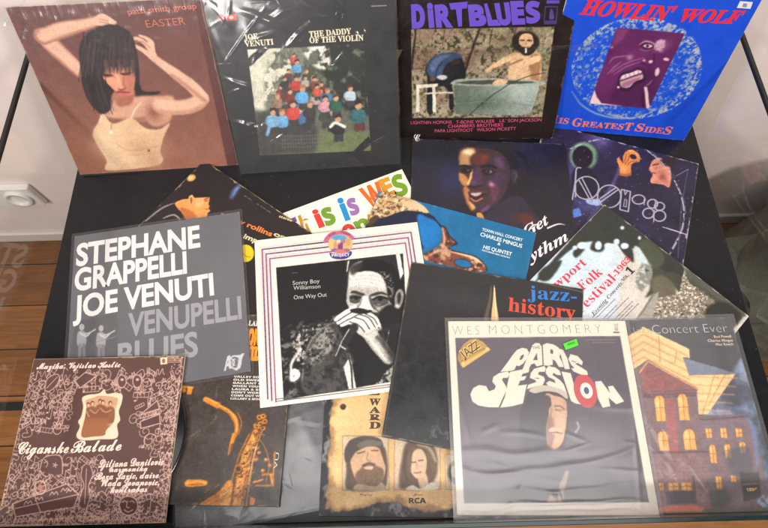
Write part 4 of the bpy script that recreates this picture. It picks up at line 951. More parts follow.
def art_sax():
    s = make_flat(.315, -.325, .143, -2.6, .008, base=(62, 53, 49), seed=28)
    z = zc(160,350,3.2); t = zc(235,280,3.775)
    s.mottle(.12, 6)
    n = vnoise(N, 9, 61, 4); s._blend(np.clip((n-.55)*3, 0, 1)*.5, (slice(0,N),slice(0,N)), (70,62,58), 1)
    O=(200,124,40); H=(224,160,76); D=(52,36,24); C=(184,112,32)
    # hand
    s.fill(z((130,500),(150,478),(186,456),(216,420),(232,424),(236,470),(240,500)), O, .7, sm=True); s.fill(z((190,470),(222,440),(236,470),(232,500),(196,500)), H, 1, sm=True)
    for p_ in (((140,492),(190,466)),((150,500),(204,476)),((172,470),(214,428))): s.stroke(z(*p_), .7, (140,78,24), .5)
    # body of the horn
    s.fill(z((312,214),(330,206),(342,218),(338,240),(322,260),(300,330),(268,500),(224,500),(236,420),(262,330),(290,262)), (92,58,22), .6)
    s.stroke(z((306,262),(272,350),(244,500)), [5,7.5,9], O, .6); s.stroke(z((302,270),(268,360),(240,490)), [1.2,2,2.4], H, .6); s.stroke(z((318,264),(290,350),(264,500)), 1.4, C, .4); s.stroke(z((326,262),(300,350),(276,500)), 1.0, O, .4); s.stroke(z((286,270),(250,350),(226,440)), 1.0, C, .4)
    for x, y in ((286,300),(276,330),(266,362),(258,404),(250,440),(300,318),(290,356),(282,400),(274,440),(268,476)): s.ell(z((x,y))[0], 2.2, 1.8, (46,32,22), .5); s.ell(z((x-2,y-2))[0], 1.3, 1.0, H, .4); s.stroke(z((x-16,y+4),(x+20,y-8)), .7, C, .3)
    s.ell(z((252,384))[0], 4.2, 4.6, (60,40,24), .5); s.ell(z((250,382))[0], 3.0, 3.4, O, .6, ring=1.0)
    for x, y in ((318,216),(330,212),(336,228),(322,236),(310,246),(330,250)): s.ell(z((x,y))[0], 2.6, 2.2, O, .5); s.ell(z((x,y))[0], 1.2, 1.0, D, .4)
    # neck pipe and mouthpiece
    s.stroke(z((146,158),(186,178)), [4.8,5.6], O, .5); s.stroke(z((150,154),(186,172)), 1.2, H, .5); s.stroke(z((184,178),(224,200),(244,228),(246,262),(232,296),(224,330)), [3.2,4.2,5,4.6,4,3], C, .6)
    s.stroke(z((190,178),(226,198),(246,230),(246,262)), [.9,1.4,1.6,1.2], H, .5); s.stroke(z((236,270),(228,310),(222,334)), [2,3,1.6], O, .5); s.stroke(z((250,200),(262,232),(254,270)), .8, C, .4)
    s.fill(z((228,300),(238,300),(234,336),(222,336)), D, .5, a=.6)
    rs_ = random.Random(31)
    for i_ in range(70):
        f_ = rs_.random(); x, y = 318-78*f_+30*(rs_.random()-.5), 240+260*f_
        s.stroke(z((x,y),(x+10*rs_.random()-3,y-14*rs_.random()),(x+18*rs_.random(),y-6)), .4+.7*rs_.random(), rs_.choice([H,C,D,(60,40,24),(240,196,120)]), .35, .85)
    for x, y in ((340,352),(352,372),(330,388),(318,330),(308,352)): s.ell(z((x,y))[0], 2.2, 1.4, C, .5, rot=-20); s.ell(z((x-2,y-3))[0], 1.1, .7, H, .4)
    s.stroke(z((300,280),(330,300),(350,360),(340,420)), .9, C, .4, .9); s.stroke(z((312,300),(296,360),(282,430)), .8, (236,190,110), .35, .9)
    for i_ in range(60):
        x, y = 140+90*rs_.random(), 440+58*rs_.random(); s.stroke(z((x,y),(x+14,y-10)), .6, rs_.choice([(150,86,28),H,(120,66,24)]), .4, .5, mask=None)
    # other brass bits
    s.fill(z((68,118),(80,112),(84,132),(74,136)), O, .5); s.fill(z((90,116),(106,120),(100,142),(86,140)), O, .5); s.fill(z((64,112),(110,116),(108,122),(66,120)), H, .5, a=.7)
    s.fill(z((78,428),(90,416),(140,418),(152,428),(138,438),(92,438)), O, .6, sm=True); s.stroke(z((84,426),(120,422),(146,428)), 1, H, .5); s.stroke(z((96,432),(136,432)), .8, (120,70,20), .4)
    s.stroke(z((308,436),(362,436),(368,328)), 1.6, C, .5, sm=False); s.stroke(z((330,400),(360,398)), 2.2, C, .6); s.stroke(z((300,424),(330,416)), 1.6, O, .5); s.fill(z((290,470),(306,478),(300,500),(288,498)), O, .5); s.stroke(z((356,400),(360,430)), 2.2, O, .5)
    for i in range(120):
        r = random.Random(i); f = r.random(); x, y = 70+300*r.random(), 130+360*r.random(); s.ell(z((x,y))[0], .35+.5*r.random(), .3, (150,140,128), .3, .35)
    s.photo(None, .9, .16, .07, 40)
    # ring of wear
    P_ = z((80,290),(120,264),(160,240),(184,200),(180,150),(186,120)); s.stroke(P_, 2.2, (110,104,96), 1, .5, mask=np.clip((vnoise(N,50,63,3)-.45)*7,0,1))
    Wt=(214,210,200)
    Y=(92,101,110,118.5,127,136.5,146,155.5,163)
    for i, tx in enumerate(("VALLEY SONG","OLD SWEETS","GALLANT GO","WHEN YOUNG","LAURA & SHE","DON'T WORRY","COME OUT WES","LULLABY & MOON")):
        s.text(tx, z((236-1.5*i,88+10.0*i))[0], z((340-1.0*i,91+10.0*i))[0], 1.9, Wt, 'bold', .012)
    s.text("BALLAD", t((10,170))[0], t((92,174))[0], 5.0, Wt, 'serif', .02)
    s.text("MILLION", t((-40,242))[0], t((92,246))[0], 15.0, (228,140,32), 'bold', .06); s.text("HUMID", t((-30,298))[0], t((96,302))[0], 13.0, (228,140,32), 'bold', .06)
    s.text("VU", (277,469), (279.5,453), 4.0, (206,204,200), 'plain', -.01)
    s.wear((150,130,100), .7, .014); s.scuffs(40, (140,130,118), .35)
    finish(s, "dark sleeve with an orange saxophone and hand, below the grey white-lettered sleeve", GF, M_INKG, M_CARDD)

def art_festival():
    s = make_flat(.315, .422, .277, -47.2, .0115, base=(196, 206, 214), seed=29)
    z = zc(530,200,3.49)
    n = vnoise(N, 14, 71, 4); n2 = vnoise(N, 50, 73, 3)
    s.fill(z((0,260),(260,0),(420,160),(220,420),(60,480)), s.grad(z((90,260))[0],(186,214,226),z((330,380))[0],(206,208,210)), 3)
    s.fill(z((330,180),(480,130),(770,400),(640,560),(360,560),(300,420)), (198,192,182), 3)
    # dark leaves hanging over the scene
    dk=(42,46,40)
    s.fill(z((262,8),(320,40),(400,110),(470,170),(540,240),(500,300),(450,250),(400,190),(330,160),(240,145),(180,150),(120,190),(60,250),(20,280),(130,150)), dk, 1.2, sm=True)
    for p_ in (((176,140),(150,180),(160,200),(190,170)),((230,130),(210,170),(250,180),(270,140)),((300,140),(330,190),(360,216),(352,160)),((400,230),(420,300),(404,340),(450,310),(470,250)),((440,280),(450,360),(480,390),(500,330),(480,270)),((470,260),(520,320),(560,330),(520,260)),((40,240),(30,276),(70,276),(110,210))):
        s.fill(z(*p_), (58,60,50) if p_[0][0] > 380 else dk, 1.4, sm=True)
    s.fill(z((420,290),(452,262),(500,290),(510,340),(480,392),(450,380),(440,340)), (92,88,72), 2, sm=True); s.fill(z((380,150),(420,140),(470,200),(440,240),(400,200)), (66,72,54), 2.4, sm=True)
    for c_, rx, ry in (((180,158),5,3.6),((238,158),3.5,4.4),((302,146),3.0,3.2),((382,132),1.6,1.8),((322,96),2.0,1.8),((330,160),4,3),((156,166),2.6,2.2),((268,160),2.6,3),((376,182),3,5)): s.ell(z(c_)[0], rx, ry, (196,216,222), .9)
    s.fill(z((362,170),(380,165),(410,215),(390,240)), (188,204,204), 1.4, sm=True)
    # tree clump and lawn
    s.fill(z((370,260),(390,220),(420,226),(432,250),(420,290),(390,320),(366,300)), (126,130,122), 1.2, mask=np.clip((n2-.3)*6,0,1))
    s.fill(z((376,420),(420,340),(450,320),(440,420)), (150,148,138), 1); s.stroke(z((374,414),(412,360),(436,322)), 1.4, (96,94,84), .8)
    # crowd: a mass of speckled heads
    cr = z((430,400),(450,340),(520,330),(540,245),(580,290),(640,330),(700,370),(752,404),(690,470),(560,560),(420,520))
    tmp = s.img.copy(); s.img[:] = 0; s.fill(cr, (1,1,1), 1); M = s.img[..., 0].copy(); s.img = tmp
    s.fill(cr, (128,118,102), 1); r = random.Random(9)
    for i in range(1300):
        x, y = 425+330*r.random(), 250+250*r.random(); c_ = r.choice([(236,228,212),(216,206,186),(70,62,54),(240,234,222),(48,44,40),(230,222,206)]); s.ell(z((x,y))[0], .5+.5*r.random(), .5+.45*r.random(), c_, .35, .95, mask=M)
    s.fill(z((540,200),(590,255),(660,310),(740,380),(750,406),(700,380),(640,350),(590,310),(550,280)), (64,66,56), 1.6, sm=True, a=.85)
    s.fill(z((610,400),(630,365),(680,356),(720,380),(740,410),(700,450),(640,440)), (44,44,40), 2, sm=True)
    s.photo(None, .7, .08, .06)
    # lettering
    R_=(208,56,74)
    s.text("Newport", z((44,352))[0], z((200,222))[0], 9.0, R_, 'serif', .0); s.text("Folk", z((184,318))[0], z((256,256))[0], 9.5, R_, 'serif', .0)
    s.text("Festival", z((176,400))[0], z((302,277))[0], 9.5, R_, 'serif', 0.0); s.text("-1963", z((298,272))[0], z((354,208))[0], 5.5, R_, 'serif', .01)
    K=(40,42,46)
    s.text("Evening Concerts:", z((222,404))[0], z((326,290))[0], 3.6, K, 'serifital'); s.text("VOL.", z((326,286))[0], z((346,264))[0], 3.0, K, 'serif', .015); s.text("1", z((352,262))[0], z((366,248))[0], 7.5, K, 'serif', .02)
    r = random.Random(12)
    for i in range(9):
        a_ = (196+13*i+0, 424+1.0*i); L_ = 62+34*r.random(); x = a_[0]+8
        if i in (2, 5): continue
        px = 0
        while px < L_:
            wl = 4+9*r.random(); s.stroke(z((x+14+px*.72, a_[1]-14-px*.72),(x+14+(px+wl)*.72, a_[1]-14-(px+wl)*.72)), .75, (70,72,78), .3, .75, sm=False); px += wl+3.5
    s.wear((210,206,196), .7)
    finish(s, "sleeve of an outdoor crowd under dark leaves, red serif lettering running diagonally", GF, M_INK, M_CARDW)

for f in (art_smoker, art_colour_letters, art_night_face, art_ring_worn, art_silver, art_parchment, art_teal, art_sax, art_festival): f()
# ================================================================== upper layer of sleeves
def art_harmonica():
    s = make_flat(.312, -.074, .302, 5.6, .0115, base=(236, 228, 208), seed=31)
    z = zc(250,220,2.642); f = zc(320,240,3.3); e = zc(315,220,10.56)
    s.mottle(.02, 5)
    # purple double rules along the border, fading from violet to rose
    TL,TR,BR,BL = [np.array(p) for p in ((253.7,239),(417.3,220.3),(444,384.3),(259,408.3))]
    def pt(u, v): return tuple((TL*(1-u)+TR*u)*(1-v)+(BL*(1-u)+BR*u)*v)
    for i, o in enumerate((.066, .096, .126)):
        pal = [(62,44,92),(80,44,100),(150,74,120)][i]
        n = 24
        for (a_, b_) in (((o*.72,o),(1-o*.72,o)),((o*.72,o),(o*.72,1-.012*(3-i)-.01)),((1-o*.72,o),(1-o*.72,1-.012))):
            for k in range(n):
                t0, t1 = k/n, (k+1)/n; m_ = abs((t0 if a_[1] == b_[1] else 0)-.35)
                c0 = np.array(pal)*(1-.0)+(np.array((150,80,126))-np.array(pal))*min(1, max(0, (m_*1.5 if a_[1] == b_[1] else (.9-1.3*t0 if t0 < .55 else .15))))
                P0 = pt(a_[0]+(b_[0]-a_[0])*t0, a_[1]+(b_[1]-a_[1])*t0); P1 = pt(a_[0]+(b_[0]-a_[0])*t1, a_[1]+(b_[1]-a_[1])*t1)
                s.stroke([P0, P1], 1.5, c0, .3, sm=False)
        s.stroke([pt(o*.72-.012, o-.012), pt(1-o*.72+.012, o-.012)], .35, (110,92,120), .25, .8); s.stroke([pt(o*.72-.012, o-.012), pt(o*.72-.012, .97)], .35, (110,92,120), .25, .8)
    for v_ in (.962, .975): s.stroke([pt(.09, v_), pt(.86, v_)], .9, (70,60,84), .3)
    # photograph
    pic = [tuple(p) for p in z((68,125),(405,88),(425,420),(88,477))]
    s.fill(pic, (26,26,28), .4); tmp = s.img.copy(); s.img[:] = 0; s.fill(pic, (1,1,1), .4); M = s.img[..., 0].copy(); s.img = tmp
    n = vnoise(N, 40, 81, 4); n2 = vnoise(N, 12, 83, 4); n3 = vnoise(N, 90, 85, 2)
    W=(226,222,214); G=(150,147,142); K=(24,24,26)
    s.fill(f((80,60),(150,40),(297,20),(297,130),(262,130),(240,80),(160,70),(100,120),(84,120)), (40,40,42), 1, mask=M)
    for q in (((250,40),(264,40),(276,110),(266,130)),((282,30),(292,30),(294,90),(288,90)),((92,70),(98,66),(90,104),(87,104)),((112,52),(122,48),(118,56),(112,60))): s.fill(f(*q), W, .5, mask=M)
    # coat with grainy highlights
    s.fill(f((-120,300),(0,270),(50,300),(60,370),(40,500),(-140,520)), (108,106,102), 3, sm=True, mask=M*np.clip((n-.5)*7, 0, 1)*np.clip((n2-.3)*4, 0, 1))
    s.fill(f((-90,330),(-20,280),(30,290),(50,340),(10,380),(-60,420)), (196,192,184), 4, sm=True, mask=M*np.clip((n3-.56)*9, 0, 1))
    v_ = zc(247,217,2.696); s.fill(v_((236,282),(204,298),(168,336),(150,400),(146,462),(186,486),(280,472),(290,400),(262,330)), (72,71,69), 1.6, sm=True, mask=M*np.clip((n-.22)*3,0,1)); s.fill(v_((220,296),(190,320),(168,370),(180,400),(210,380),(240,330)), (140,137,131), 2.4, sm=True, mask=M*np.clip((n3-.40)*6,0,1)*np.clip((n2-.25)*3,0,1)); s.stroke(v_((236,284),(204,300),(170,338),(152,400),(148,440)), [.8,1.2,1.4,1.2,.8], (150,147,140), .8, .8, mask=M*np.clip((n-.25)*5,0,1))
    s.stroke(f((-62,360),(-92,400),(-96,430)), [1.5,3,2], W, 1, .9, mask=M); s.fill(f((-100,440),(-84,426),(-66,440),(-74,460),(-96,466)), W, .7, sm=True, mask=M*np.clip((n-.3)*8,0,1)); s.stroke(f((-70,330),(-64,370),(-76,400)), 1.2, W, .6, .8, mask=M)
    s.stroke(f((-70,350),(20,270),(60,250)), [2,4,2], (120,118,114), 1.6, .8, mask=M*np.clip((n3-.4)*6,0,1))
    # head
    p = zc(335,255,7.543)
    s.fill(p((100,210),(108,110),(150,62),(215,48),(300,90),(390,180),(410,300),(430,360),(405,430),(350,460),(290,450),(150,440),(92,370),(88,300)), (176,172,164), .9, sm=True)
    s.fill(p((108,200),(120,120),(190,100),(300,130),(370,190),(380,250),(240,240),(120,240)), (222,218,208), 3.2, sm=True)
    for y_ in (150,176,204,228): s.stroke(p((130,y_+14),(220,y_),(340,y_+22)), [.5,1.0,.5], (176,172,164), .7, .8)
    s.fill(p((150,120),(152,84),(196,54),(240,36),(292,30),(372,44),(442,90),(482,160),(488,260),(470,330),(436,372),(400,330),(388,240),(352,156),(290,124),(232,120),(190,128)), K, .9, sm=True)
    s.fill(p((340,130),(400,140),(440,200),(440,300),(404,320),(384,230)), (110,108,104), 2, sm=True, mask=np.clip((n3-.45)*8,0,1)); s.fill(p((108,100),(150,62),(205,60),(190,110),(130,150)), (52,51,50), 2, sm=True, a=.9)
    s.fill(p((452,310),(486,258),(516,276),(512,346),(482,404),(452,376)), (136,133,127), .7, sm=True); s.fill(p((470,310),(492,280),(498,330),(478,370)), (40,40,40), .8, sm=True); s.fill(p((460,370),(486,400),(460,440),(440,410)), (206,202,194), .8, sm=True)
    s.fill(p((118,288),(130,270),(162,270),(212,288),(236,306),(205,308),(150,292)), (58,56,55), .6, sm=True); s.fill(p((256,306),(292,286),(350,278),(392,296),(390,306),(340,298),(290,310)), (56,54,53), .6, sm=True)
    s.fill(p((110,310),(150,298),(210,314),(204,350),(150,364),(114,348)), (74,72,70), 1.0, sm=True); s.stroke(p((116,322),(155,314),(200,326)), 1.5, K, .5); s.ell(p((160,328))[0], 2.0, 1.5, K, .5); s.stroke(p((116,350),(156,362),(206,348)), 1.0, (60,58,56), .6)
    s.fill(p((286,330),(330,308),(392,322),(402,352),(360,376),(298,364)), (76,74,72), 1.1, sm=True); s.stroke(p((284,336),(335,316),(396,332)), 1.8, K, .5); s.ell(p((342,334))[0], 2.4, 1.8, K, .5); s.stroke(p((290,362),(336,384),(400,362)), 1.3, (48,46,45), .7); s.stroke(p((300,386),(350,398),(404,380)), .9, (120,117,112), .7)
    s.fill(p((204,320),(238,304),(258,330),(282,390),(290,416),(250,432),(190,418),(176,400)), (222,218,208), 1.0, sm=True); s.stroke(p((262,310),(276,360),(300,404)), [1.4,2.6,2.0], (70,68,66), .9); s.stroke(p((206,330),(190,372),(170,398)), [.8,1.4,1.6], (96,94,90), .8); s.ell(p((206,420))[0], 2.2, 1.2, K, .5); s.ell(p((264,424))[0], 2.6, 1.2, K, .5)
    s.fill(p((150,410),(200,430),(290,432),(330,440),(316,476),(200,450),(140,440)), (44,43,42), 1.0, sm=True); s.stroke(p((304,400),(330,430),(326,470)), 1.4, (80,78,76), .8)
    s.fill(p((352,410),(420,370),(470,400),(528,420),(528,560),(330,560),(320,480)), (28,28,29), 2, sm=True)
    # hands round the harmonica
    s.stroke(f((158,300),(196,350),(226,388)), [15,15,13], (168,164,156), .8); s.stroke(f((170,296),(210,346),(240,380)), [4,4,3], (96,94,90), 1.2); s.stroke(f((150,306),(186,356),(216,394)), [2,3,2], (214,210,202), 1.4)
    s.fill(f((92,252),(120,236),(160,240),(190,262),(196,300),(180,322),(140,318),(104,286)), (196,192,184), .7, sm=True)
    for q in (((52,262),(84,240),(116,222)),((60,272),(96,252),(128,236)),((72,280),(104,266),(134,252))): s.stroke(f(*q), [4.0,5.0,3.8], W, .5)
    for q in (((110,262),(136,270),(156,296)),((124,248),(152,258),(174,290)),((142,242),(170,256),(190,284)),((160,244),(184,262),(200,296))): s.stroke(f(*q), [4,4.6,3.8], W, .5)
    for q in (((56,268),(90,247),(122,230)),((66,277),(100,260),(130,245)),((116,256),(144,266),(164,294)),((132,246),(162,258),(182,288)),((150,244),(178,260),(196,292)),((98,270),(126,280),(148,304))): s.stroke(f(*q), .9, K, .4)
    for q in ((54,262),(62,272),(76,280),(152,292),(172,288),(190,284)): s.ell(f(q)[0], 1.5, 1.2, (236,232,226), .4)
    s.fill(f((100,230),(136,226),(166,236),(150,244),(112,242)), (30,30,32), .6, sm=True)
    for q in (((230,296),(216,340),(206,300)),): s.stroke(f(*q), 1, W, .6, .8)
    s.stroke(f((208,300),(236,290),(262,280)), 2, (60,58,58), 1.5)
    # microphone, shirt, sleeve hatching
    s.stroke(f((112,290),(86,330),(60,380),(52,410)), [9,8,6,4], (44,44,46), .6); s.stroke(f((96,296),(72,336),(52,384)), 1.0, (206,202,194), .4, .9); s.stroke(f((66,350),(84,360)), 1.2, (216,212,206), .4)
    s.fill(f((78,420),(98,384),(108,420),(122,498),(98,500)), (214,210,202), .6, mask=M); s.stroke(f((96,390),(104,440),(108,500)), 1.6, K, .5, mask=M); s.fill(f((104,410),(150,400),(140,500),(124,500)), (20,20,22), 1, mask=M)
    s.fill(f((180,480),(240,412),(262,430),(250,500),(190,505)), (150,148,142), .8, mask=M*np.clip((n3-.36)*7,0,1))
    s.fill(f((190,300),(262,250),(297,260),(280,420),(240,420)), (34,34,36), 3, .8, mask=M*np.clip((n-.3)*5,0,1))
    s.photo(M, .8, .14, .10, 40, 1.08)
    # caption and round emblem
    C=(196,194,190)
    s.text("Sonny Boy", z((113,172))[0], z((184,166))[0], 4.2, C, 'plain', -.006); s.text("Williamson", z((115,185))[0], z((186,180))[0], 4.2, C, 'plain', -.006); s.text("One Way Out", z((116,210))[0], z((203,202))[0], 4.2, C, 'plain', -.006); s.text("-----", z((112,141))[0], z((126,140))[0], 1, C)
    s.fill(e((92,236),(100,190),(160,130),(240,104),(330,116),(400,160),(414,190),(380,214),(330,180),(250,160),(170,190),(120,240)), (184,96,132), .5, sm=True)
    s.ell(e((268,252))[0], 12.4, 9.8, (206,170,120), .6); s.ell(e((256,186))[0], 7.6, 2.8, (80,150,196), .8)
    for x, y, rx, ry, c_ in ((180,250,3,5,(220,180,110)),(220,270,2.5,5,(196,140,120)),(268,280,2.4,6,(140,74,120)),(320,260,3,5,(206,160,120)),(350,230,2.4,4,(190,150,96)),(250,230,2,2.5,(230,200,150)),(300,220,2,2.5,(160,110,140)),(210,320,4,2,(120,96,150)),(330,320,4,2,(150,96,120)),(268,330,6,2,(196,110,110))): s.ell(e((x,y))[0], rx, ry, c_, .8)
    for x in (248,262,276,290): s.stroke(e((x,240),(x,300)), .6, (96,40,100), .3)
    s.fill(e((152,346),(200,352),(270,356),(340,346),(384,326),(386,366),(330,406),(250,414),(176,396)), (66,54,128), .5, sm=True)
    s.text("PROJECT", e((176,388))[0], e((364,380))[0], 2.6, (226,216,226), 'bold', .01); s.text("BLUES", e((150,178))[0], e((222,140))[0], 2.0, (120,50,96), 'bold'); s.text("POWER", e((272,134))[0], e((370,168))[0], 2.0, (120,50,96), 'bold')
    s.wear((190,172,140), .35)
    finish(s, "cream-bordered sleeve with purple rules and a black-and-white photo of a harmonica player", GF, M_INKM, M_CARDW)

def art_grey_letters():
    s = make_flat(.315, -.411, .327, 8.0, .0115, base=(90, 91, 98), seed=32)
    z = zc(50,150,2.4); b = zc(100,290,4.8); v = zc(50,200,3.3)
    s.mottle(.06, 6)
    W=(228,227,226); G=(150,150,156)
    s.text("STEPHANE", z((62,278))[0], z((361,231))[0], 22.5, W, 'plain', .034); s.text("GRAPPELLI", z((58,338))[0], z((329,294))[0], 22.5, W, 'plain', .034); s.text("JOE VENUTI", z((55,404))[0], z((394,346))[0], 22.5, W, 'plain', .034)
    s.text("VENUPELLI", b((134,222))[0], b((682,134))[0], 23, G, 'plain', .03); s.text("BLUES", b((84,375))[0], b((472,312))[0], 24.5, G, 'plain', .03)
    # small photo of two musicians
    s.fill(v((84,402),(220,372),(224,520),(60,540)), (78,78,84), 1.2)
    for x in range(150, 222, 7): s.stroke(v((x,388),(x+2,520)), .4, (96,96,102), .3, .8)
    L=(150,150,154)
    for x, y, k_ in ((104,420,1.0),(168,424,.95)):
        s.ell(v((x,y))[0], 2.6*k_, 3.4*k_, (166,166,170), .5); s.fill(v((x-14,y+20),(x,y+12),(x+14,y+22),(x+12,y+60),(x-14,y+60)), L, .7, sm=True); s.stroke(v((x-6,y+58),(x-8,y+110)), 3, (120,120,126), .6); s.stroke(v((x+6,y+58),(x+8,y+110)), 3, (112,112,118), .6)
        s.stroke(v((x+6,y+24),(x+26,y+18),(x+44,y+8)), 1.6, (176,176,180), .5); s.stroke(v((x-4,y+20),(x+14,y+30),(x+26,y+20)), 1.8, (188,188,190), .5)
    s.stroke(v((150,470),(216,452)), .8, (130,130,136), .4)
    # mark in the lower right corner
    M_=(196,196,200)
    s.fill(b((596,390),(612,320),(626,312),(634,376),(622,380),(618,366),(608,370),(606,388)), M_, .4); s.fill(b((612,352),(618,350),(617,338)), (90,90,96), .3)
    s.ell(b((650,348))[0], 5.8, 6.4, M_, .5, ring=1.6); s.ell(b((650,348))[0], 2.8, 3.2, M_, .4, ring=1.1); s.fill(b((640,318),(676,312),(682,306),(696,304),(684,330),(676,374),(658,388),(646,386),(660,372),(668,326)), M_, .5)
    s.stroke(b((630,330),(646,344),(640,366)), 1.2, M_, .4); s.stroke(b((654,330),(662,350),(652,366)), 1.0, (90,90,96), .4)
    s.scuffs(60, (120,120,126), .25); s.wear((140,140,144), .4)
    finish(s, "grey sleeve in clear plastic with large white and pale grey capital letters", GF, M_INK, M_CARDD, F_HAZE, .0007, 0, .325)

def art_doodles():
    s = make_flat(.262, -.479, .092, -.1, .0175, base=(84, 58, 53), seed=33)
    z = zc(0,340,2.81); a = zc(0,350,5.87); b = zc(90,350,5.87); c = zc(0,430,5.39); d = zc(90,430,5.39)
    s.mottle(.06, 6)
    P=(194,160,150); r = random.Random(17)
    TL,TR,BR,BL = [np.array(p) for p in ((32,356),(183.3,355.5),(164.4,524),(-4,527))]
    def pt(u, v): return tuple((TL*(1-u)+TR*u)*(1-v)+(BL*(1-u)+BR*u)*v)
    def free(u, v): return not ((.34 < u < .73 and .20 < v < .50) or (.04 < u < .80 and .47 < v < .60) or (.55 < u < .95 and .58 < v < .80) or v < .085)
    def ln(p, w_=.8, c_=P, al=.95): s.stroke(p, w_, c_, .28, al)
    # filler scribbles: loops, hearts, stars, notes, hatched boxes
    cells_ = [(c_, r_) for r_ in range(27) for c_ in range(24)]
    for c_, r_ in cells_:
        u, v = (c_+.15+.7*r.random())/24, .085+.915*(r_+.15+.7*r.random())/27
        if r.random() < .12: continue
        if not free(u, v): continue
        k_ = r.randrange(6); R_ = .014+.026*r.random(); w_ = .5+.3*r.random(); t0 = r.random()*6.28
        if k_ == 0: ln([pt(u+R_*(.3+.1*j)*math.cos(t0+j*.8), v+R_*(.3+.1*j)*math.sin(t0+j*.8)) for j in range(11)], w_)
        elif k_ == 1: ln([pt(u+R_*1.6*(j/7-.5), v+R_*.5*math.sin(j*1.9+t0)) for j in range(9)], w_)
        elif k_ == 2:
            q = [pt(u+(R_ if j % 2 else R_*.4)*math.cos(t0+j*.628), v+(R_ if j % 2 else R_*.4)*math.sin(t0+j*.628)) for j in range(11)]; s.stroke(q, w_, P, .28, .9, sm=False)
        elif k_ == 3:
            q = [pt(u+R_*x*math.cos(t0)-R_*y*math.sin(t0), v+R_*x*math.sin(t0)+R_*y*math.cos(t0)) for x, y in ((0,.3),(-.5,-.5),(-1,0),(0,1.2),(1,0),(.5,-.5),(0,.3))]; ln(q, w_)
        elif k_ == 4:
            ca, sa = math.cos(t0), math.sin(t0)
            q = [pt(u+R_*(x*ca-y*sa), v+R_*(x*sa+y*ca)) for x, y in ((-1.3,-.4),(1.3,-.4),(1.3,.4),(-1.3,.4),(-1.3,-.4))]; s.stroke(q, w_, P, .28, .9, sm=False)
            for j in (-.6, 0, .6): s.stroke([pt(u+R_*(j*ca+.4*sa), v+R_*(j*sa-.4*ca)), pt(u+R_*(j*ca-.4*sa), v+R_*(j*sa+.4*ca))], w_*.8, P, .28, .8)
        else:
            ln([pt(u, v-R_), pt(u, v+R_)], w_); s.ell(pt(u-R_*.3, v+R_), 1.2, .9, P, .4); ln([pt(u, v-R_), pt(u+R_*.7, v-R_*.5)], w_)
    for i in range(190):   # crackled right edge
        u, v = .93+.07*r.random(), r.random(); q = pt(u, v); s.ell(q, .5+.6*r.random(), .4+.6*r.random(), (196,160,150), .3, .85)
    # fiddle, two faces, vases
    for cx, cy in (((.62,.12)),((.72,.12))):
        s.ell(pt(cx, cy+.03), 4.4, 6.4, (88,61,58), .4); s.ell(pt(cx, cy+.03), 4.4, 6.4, P, .3, ring=.8); s.ell(pt(cx, cy+.02), 1.6, 1.3, (196,164,152), .4); ln([pt(cx-.02, cy+.06), pt(cx, cy+.07), pt(cx+.02, cy+.06)], .6)
    s.fill(a((262,236),(276,170),(330,140),(348,162),(330,206),(290,240)), (88,61,58), .4, sm=True); ln(a((262,236),(276,170),(330,140),(348,162),(330,206),(290,240),(262,236))); ln(a((274,222),(336,156)), .7)
    s.fill(a((440,180),(500,130),(560,150),(470,220)), (88,61,58), .4); s.stroke(a((440,180),(500,130),(570,150),(470,222),(440,180)), .9, P, .3, sm=False)
    s.fill(b((296,380),(350,330),(396,296),(410,340),(330,366)), (88,61,58), .4); s.stroke(b((296,380),(396,296),(410,344),(296,380)), .9, P, .3, sm=False); s.fill(b((296,420),(410,376),(414,430),(300,460)), (80,54,52), .4); s.stroke(b((296,420),(410,376),(414,430),(300,460),(296,420)), .9, P, .3, sm=False); ln(b((296,400),(340,390),(410,370)), .8)
    # drum / coffin-shaped box and lady
    s.fill(c((66,400),(140,368),(300,310),(360,292),(420,350),(400,410),(220,440),(80,470)), (88,61,58), .4); s.stroke(c((66,400),(200,350),(360,292),(424,348),(396,420),(216,446),(82,470),(66,400)), .9, P, .3, sm=False); s.stroke(c((80,425),(210,396),(424,348)), .9, P, .3, sm=False)
    s.fill(c((84,432),(208,402),(214,440),(88,464)), (96,60,58), .4); s.fill(c((216,398),(414,356),(392,412),(220,438)), (96,60,58), .4)
    for x, y in ((150,396),(210,376),(290,346),(350,326),(380,330)): ln(c((x-22,y+8),(x-10,y-10),(x,y+2),(x+12,y-12),(x+22,y+4)), .9)
    s.ell(c((216,312))[0], 5.6, 6.6, P, .4, ring=1.2); s.ell(c((216,312))[0], 2.5, 3.2, (170,120,100), .5); ln(c((180,340),(200,400),(216,440)), .9)
    s.fill(c((236,150),(320,140),(336,230),(280,240),(210,210)), (88,61,58), .4, sm=True); s.stroke(c((214,210),(240,148),(326,142),(336,236)), .9, P, .3); ln(c((240,160),(256,180),(248,200)), .8); ln(c((252,170),(236,178)), .8)
    for k_ in range(5): ln(c((296,190),(296+13*math.cos(k_*1.256),190+13*math.sin(k_*1.256))), .8)
    s.fill(c((446,200),(480,190),(500,230),(480,300),(470,410),(432,410),(446,300),(430,250)), (88,61,58), .4, sm=True); ln(c((446,196),(436,250),(452,300),(430,360),(424,412))); ln(c((488,196),(500,240),(478,300),(486,360),(470,412))); ln(c((466,210),(462,300),(456,400)), .7)
    # sun with a face
    s.ell(d((208,410))[0], 9.4, 9.6, (80,48,44), .4); s.ell(d((208,410))[0], 9.4, 9.6, P, .3, ring=.9)
    for k_ in range(18):
        t = k_*.349; s.stroke(d((208+54*math.cos(t),410+54*math.sin(t)),(208+66*math.cos(t+.12),410+66*math.sin(t+.12)),(208+82*math.cos(t-.05),410+80*math.sin(t-.05))), .8, P, .3)
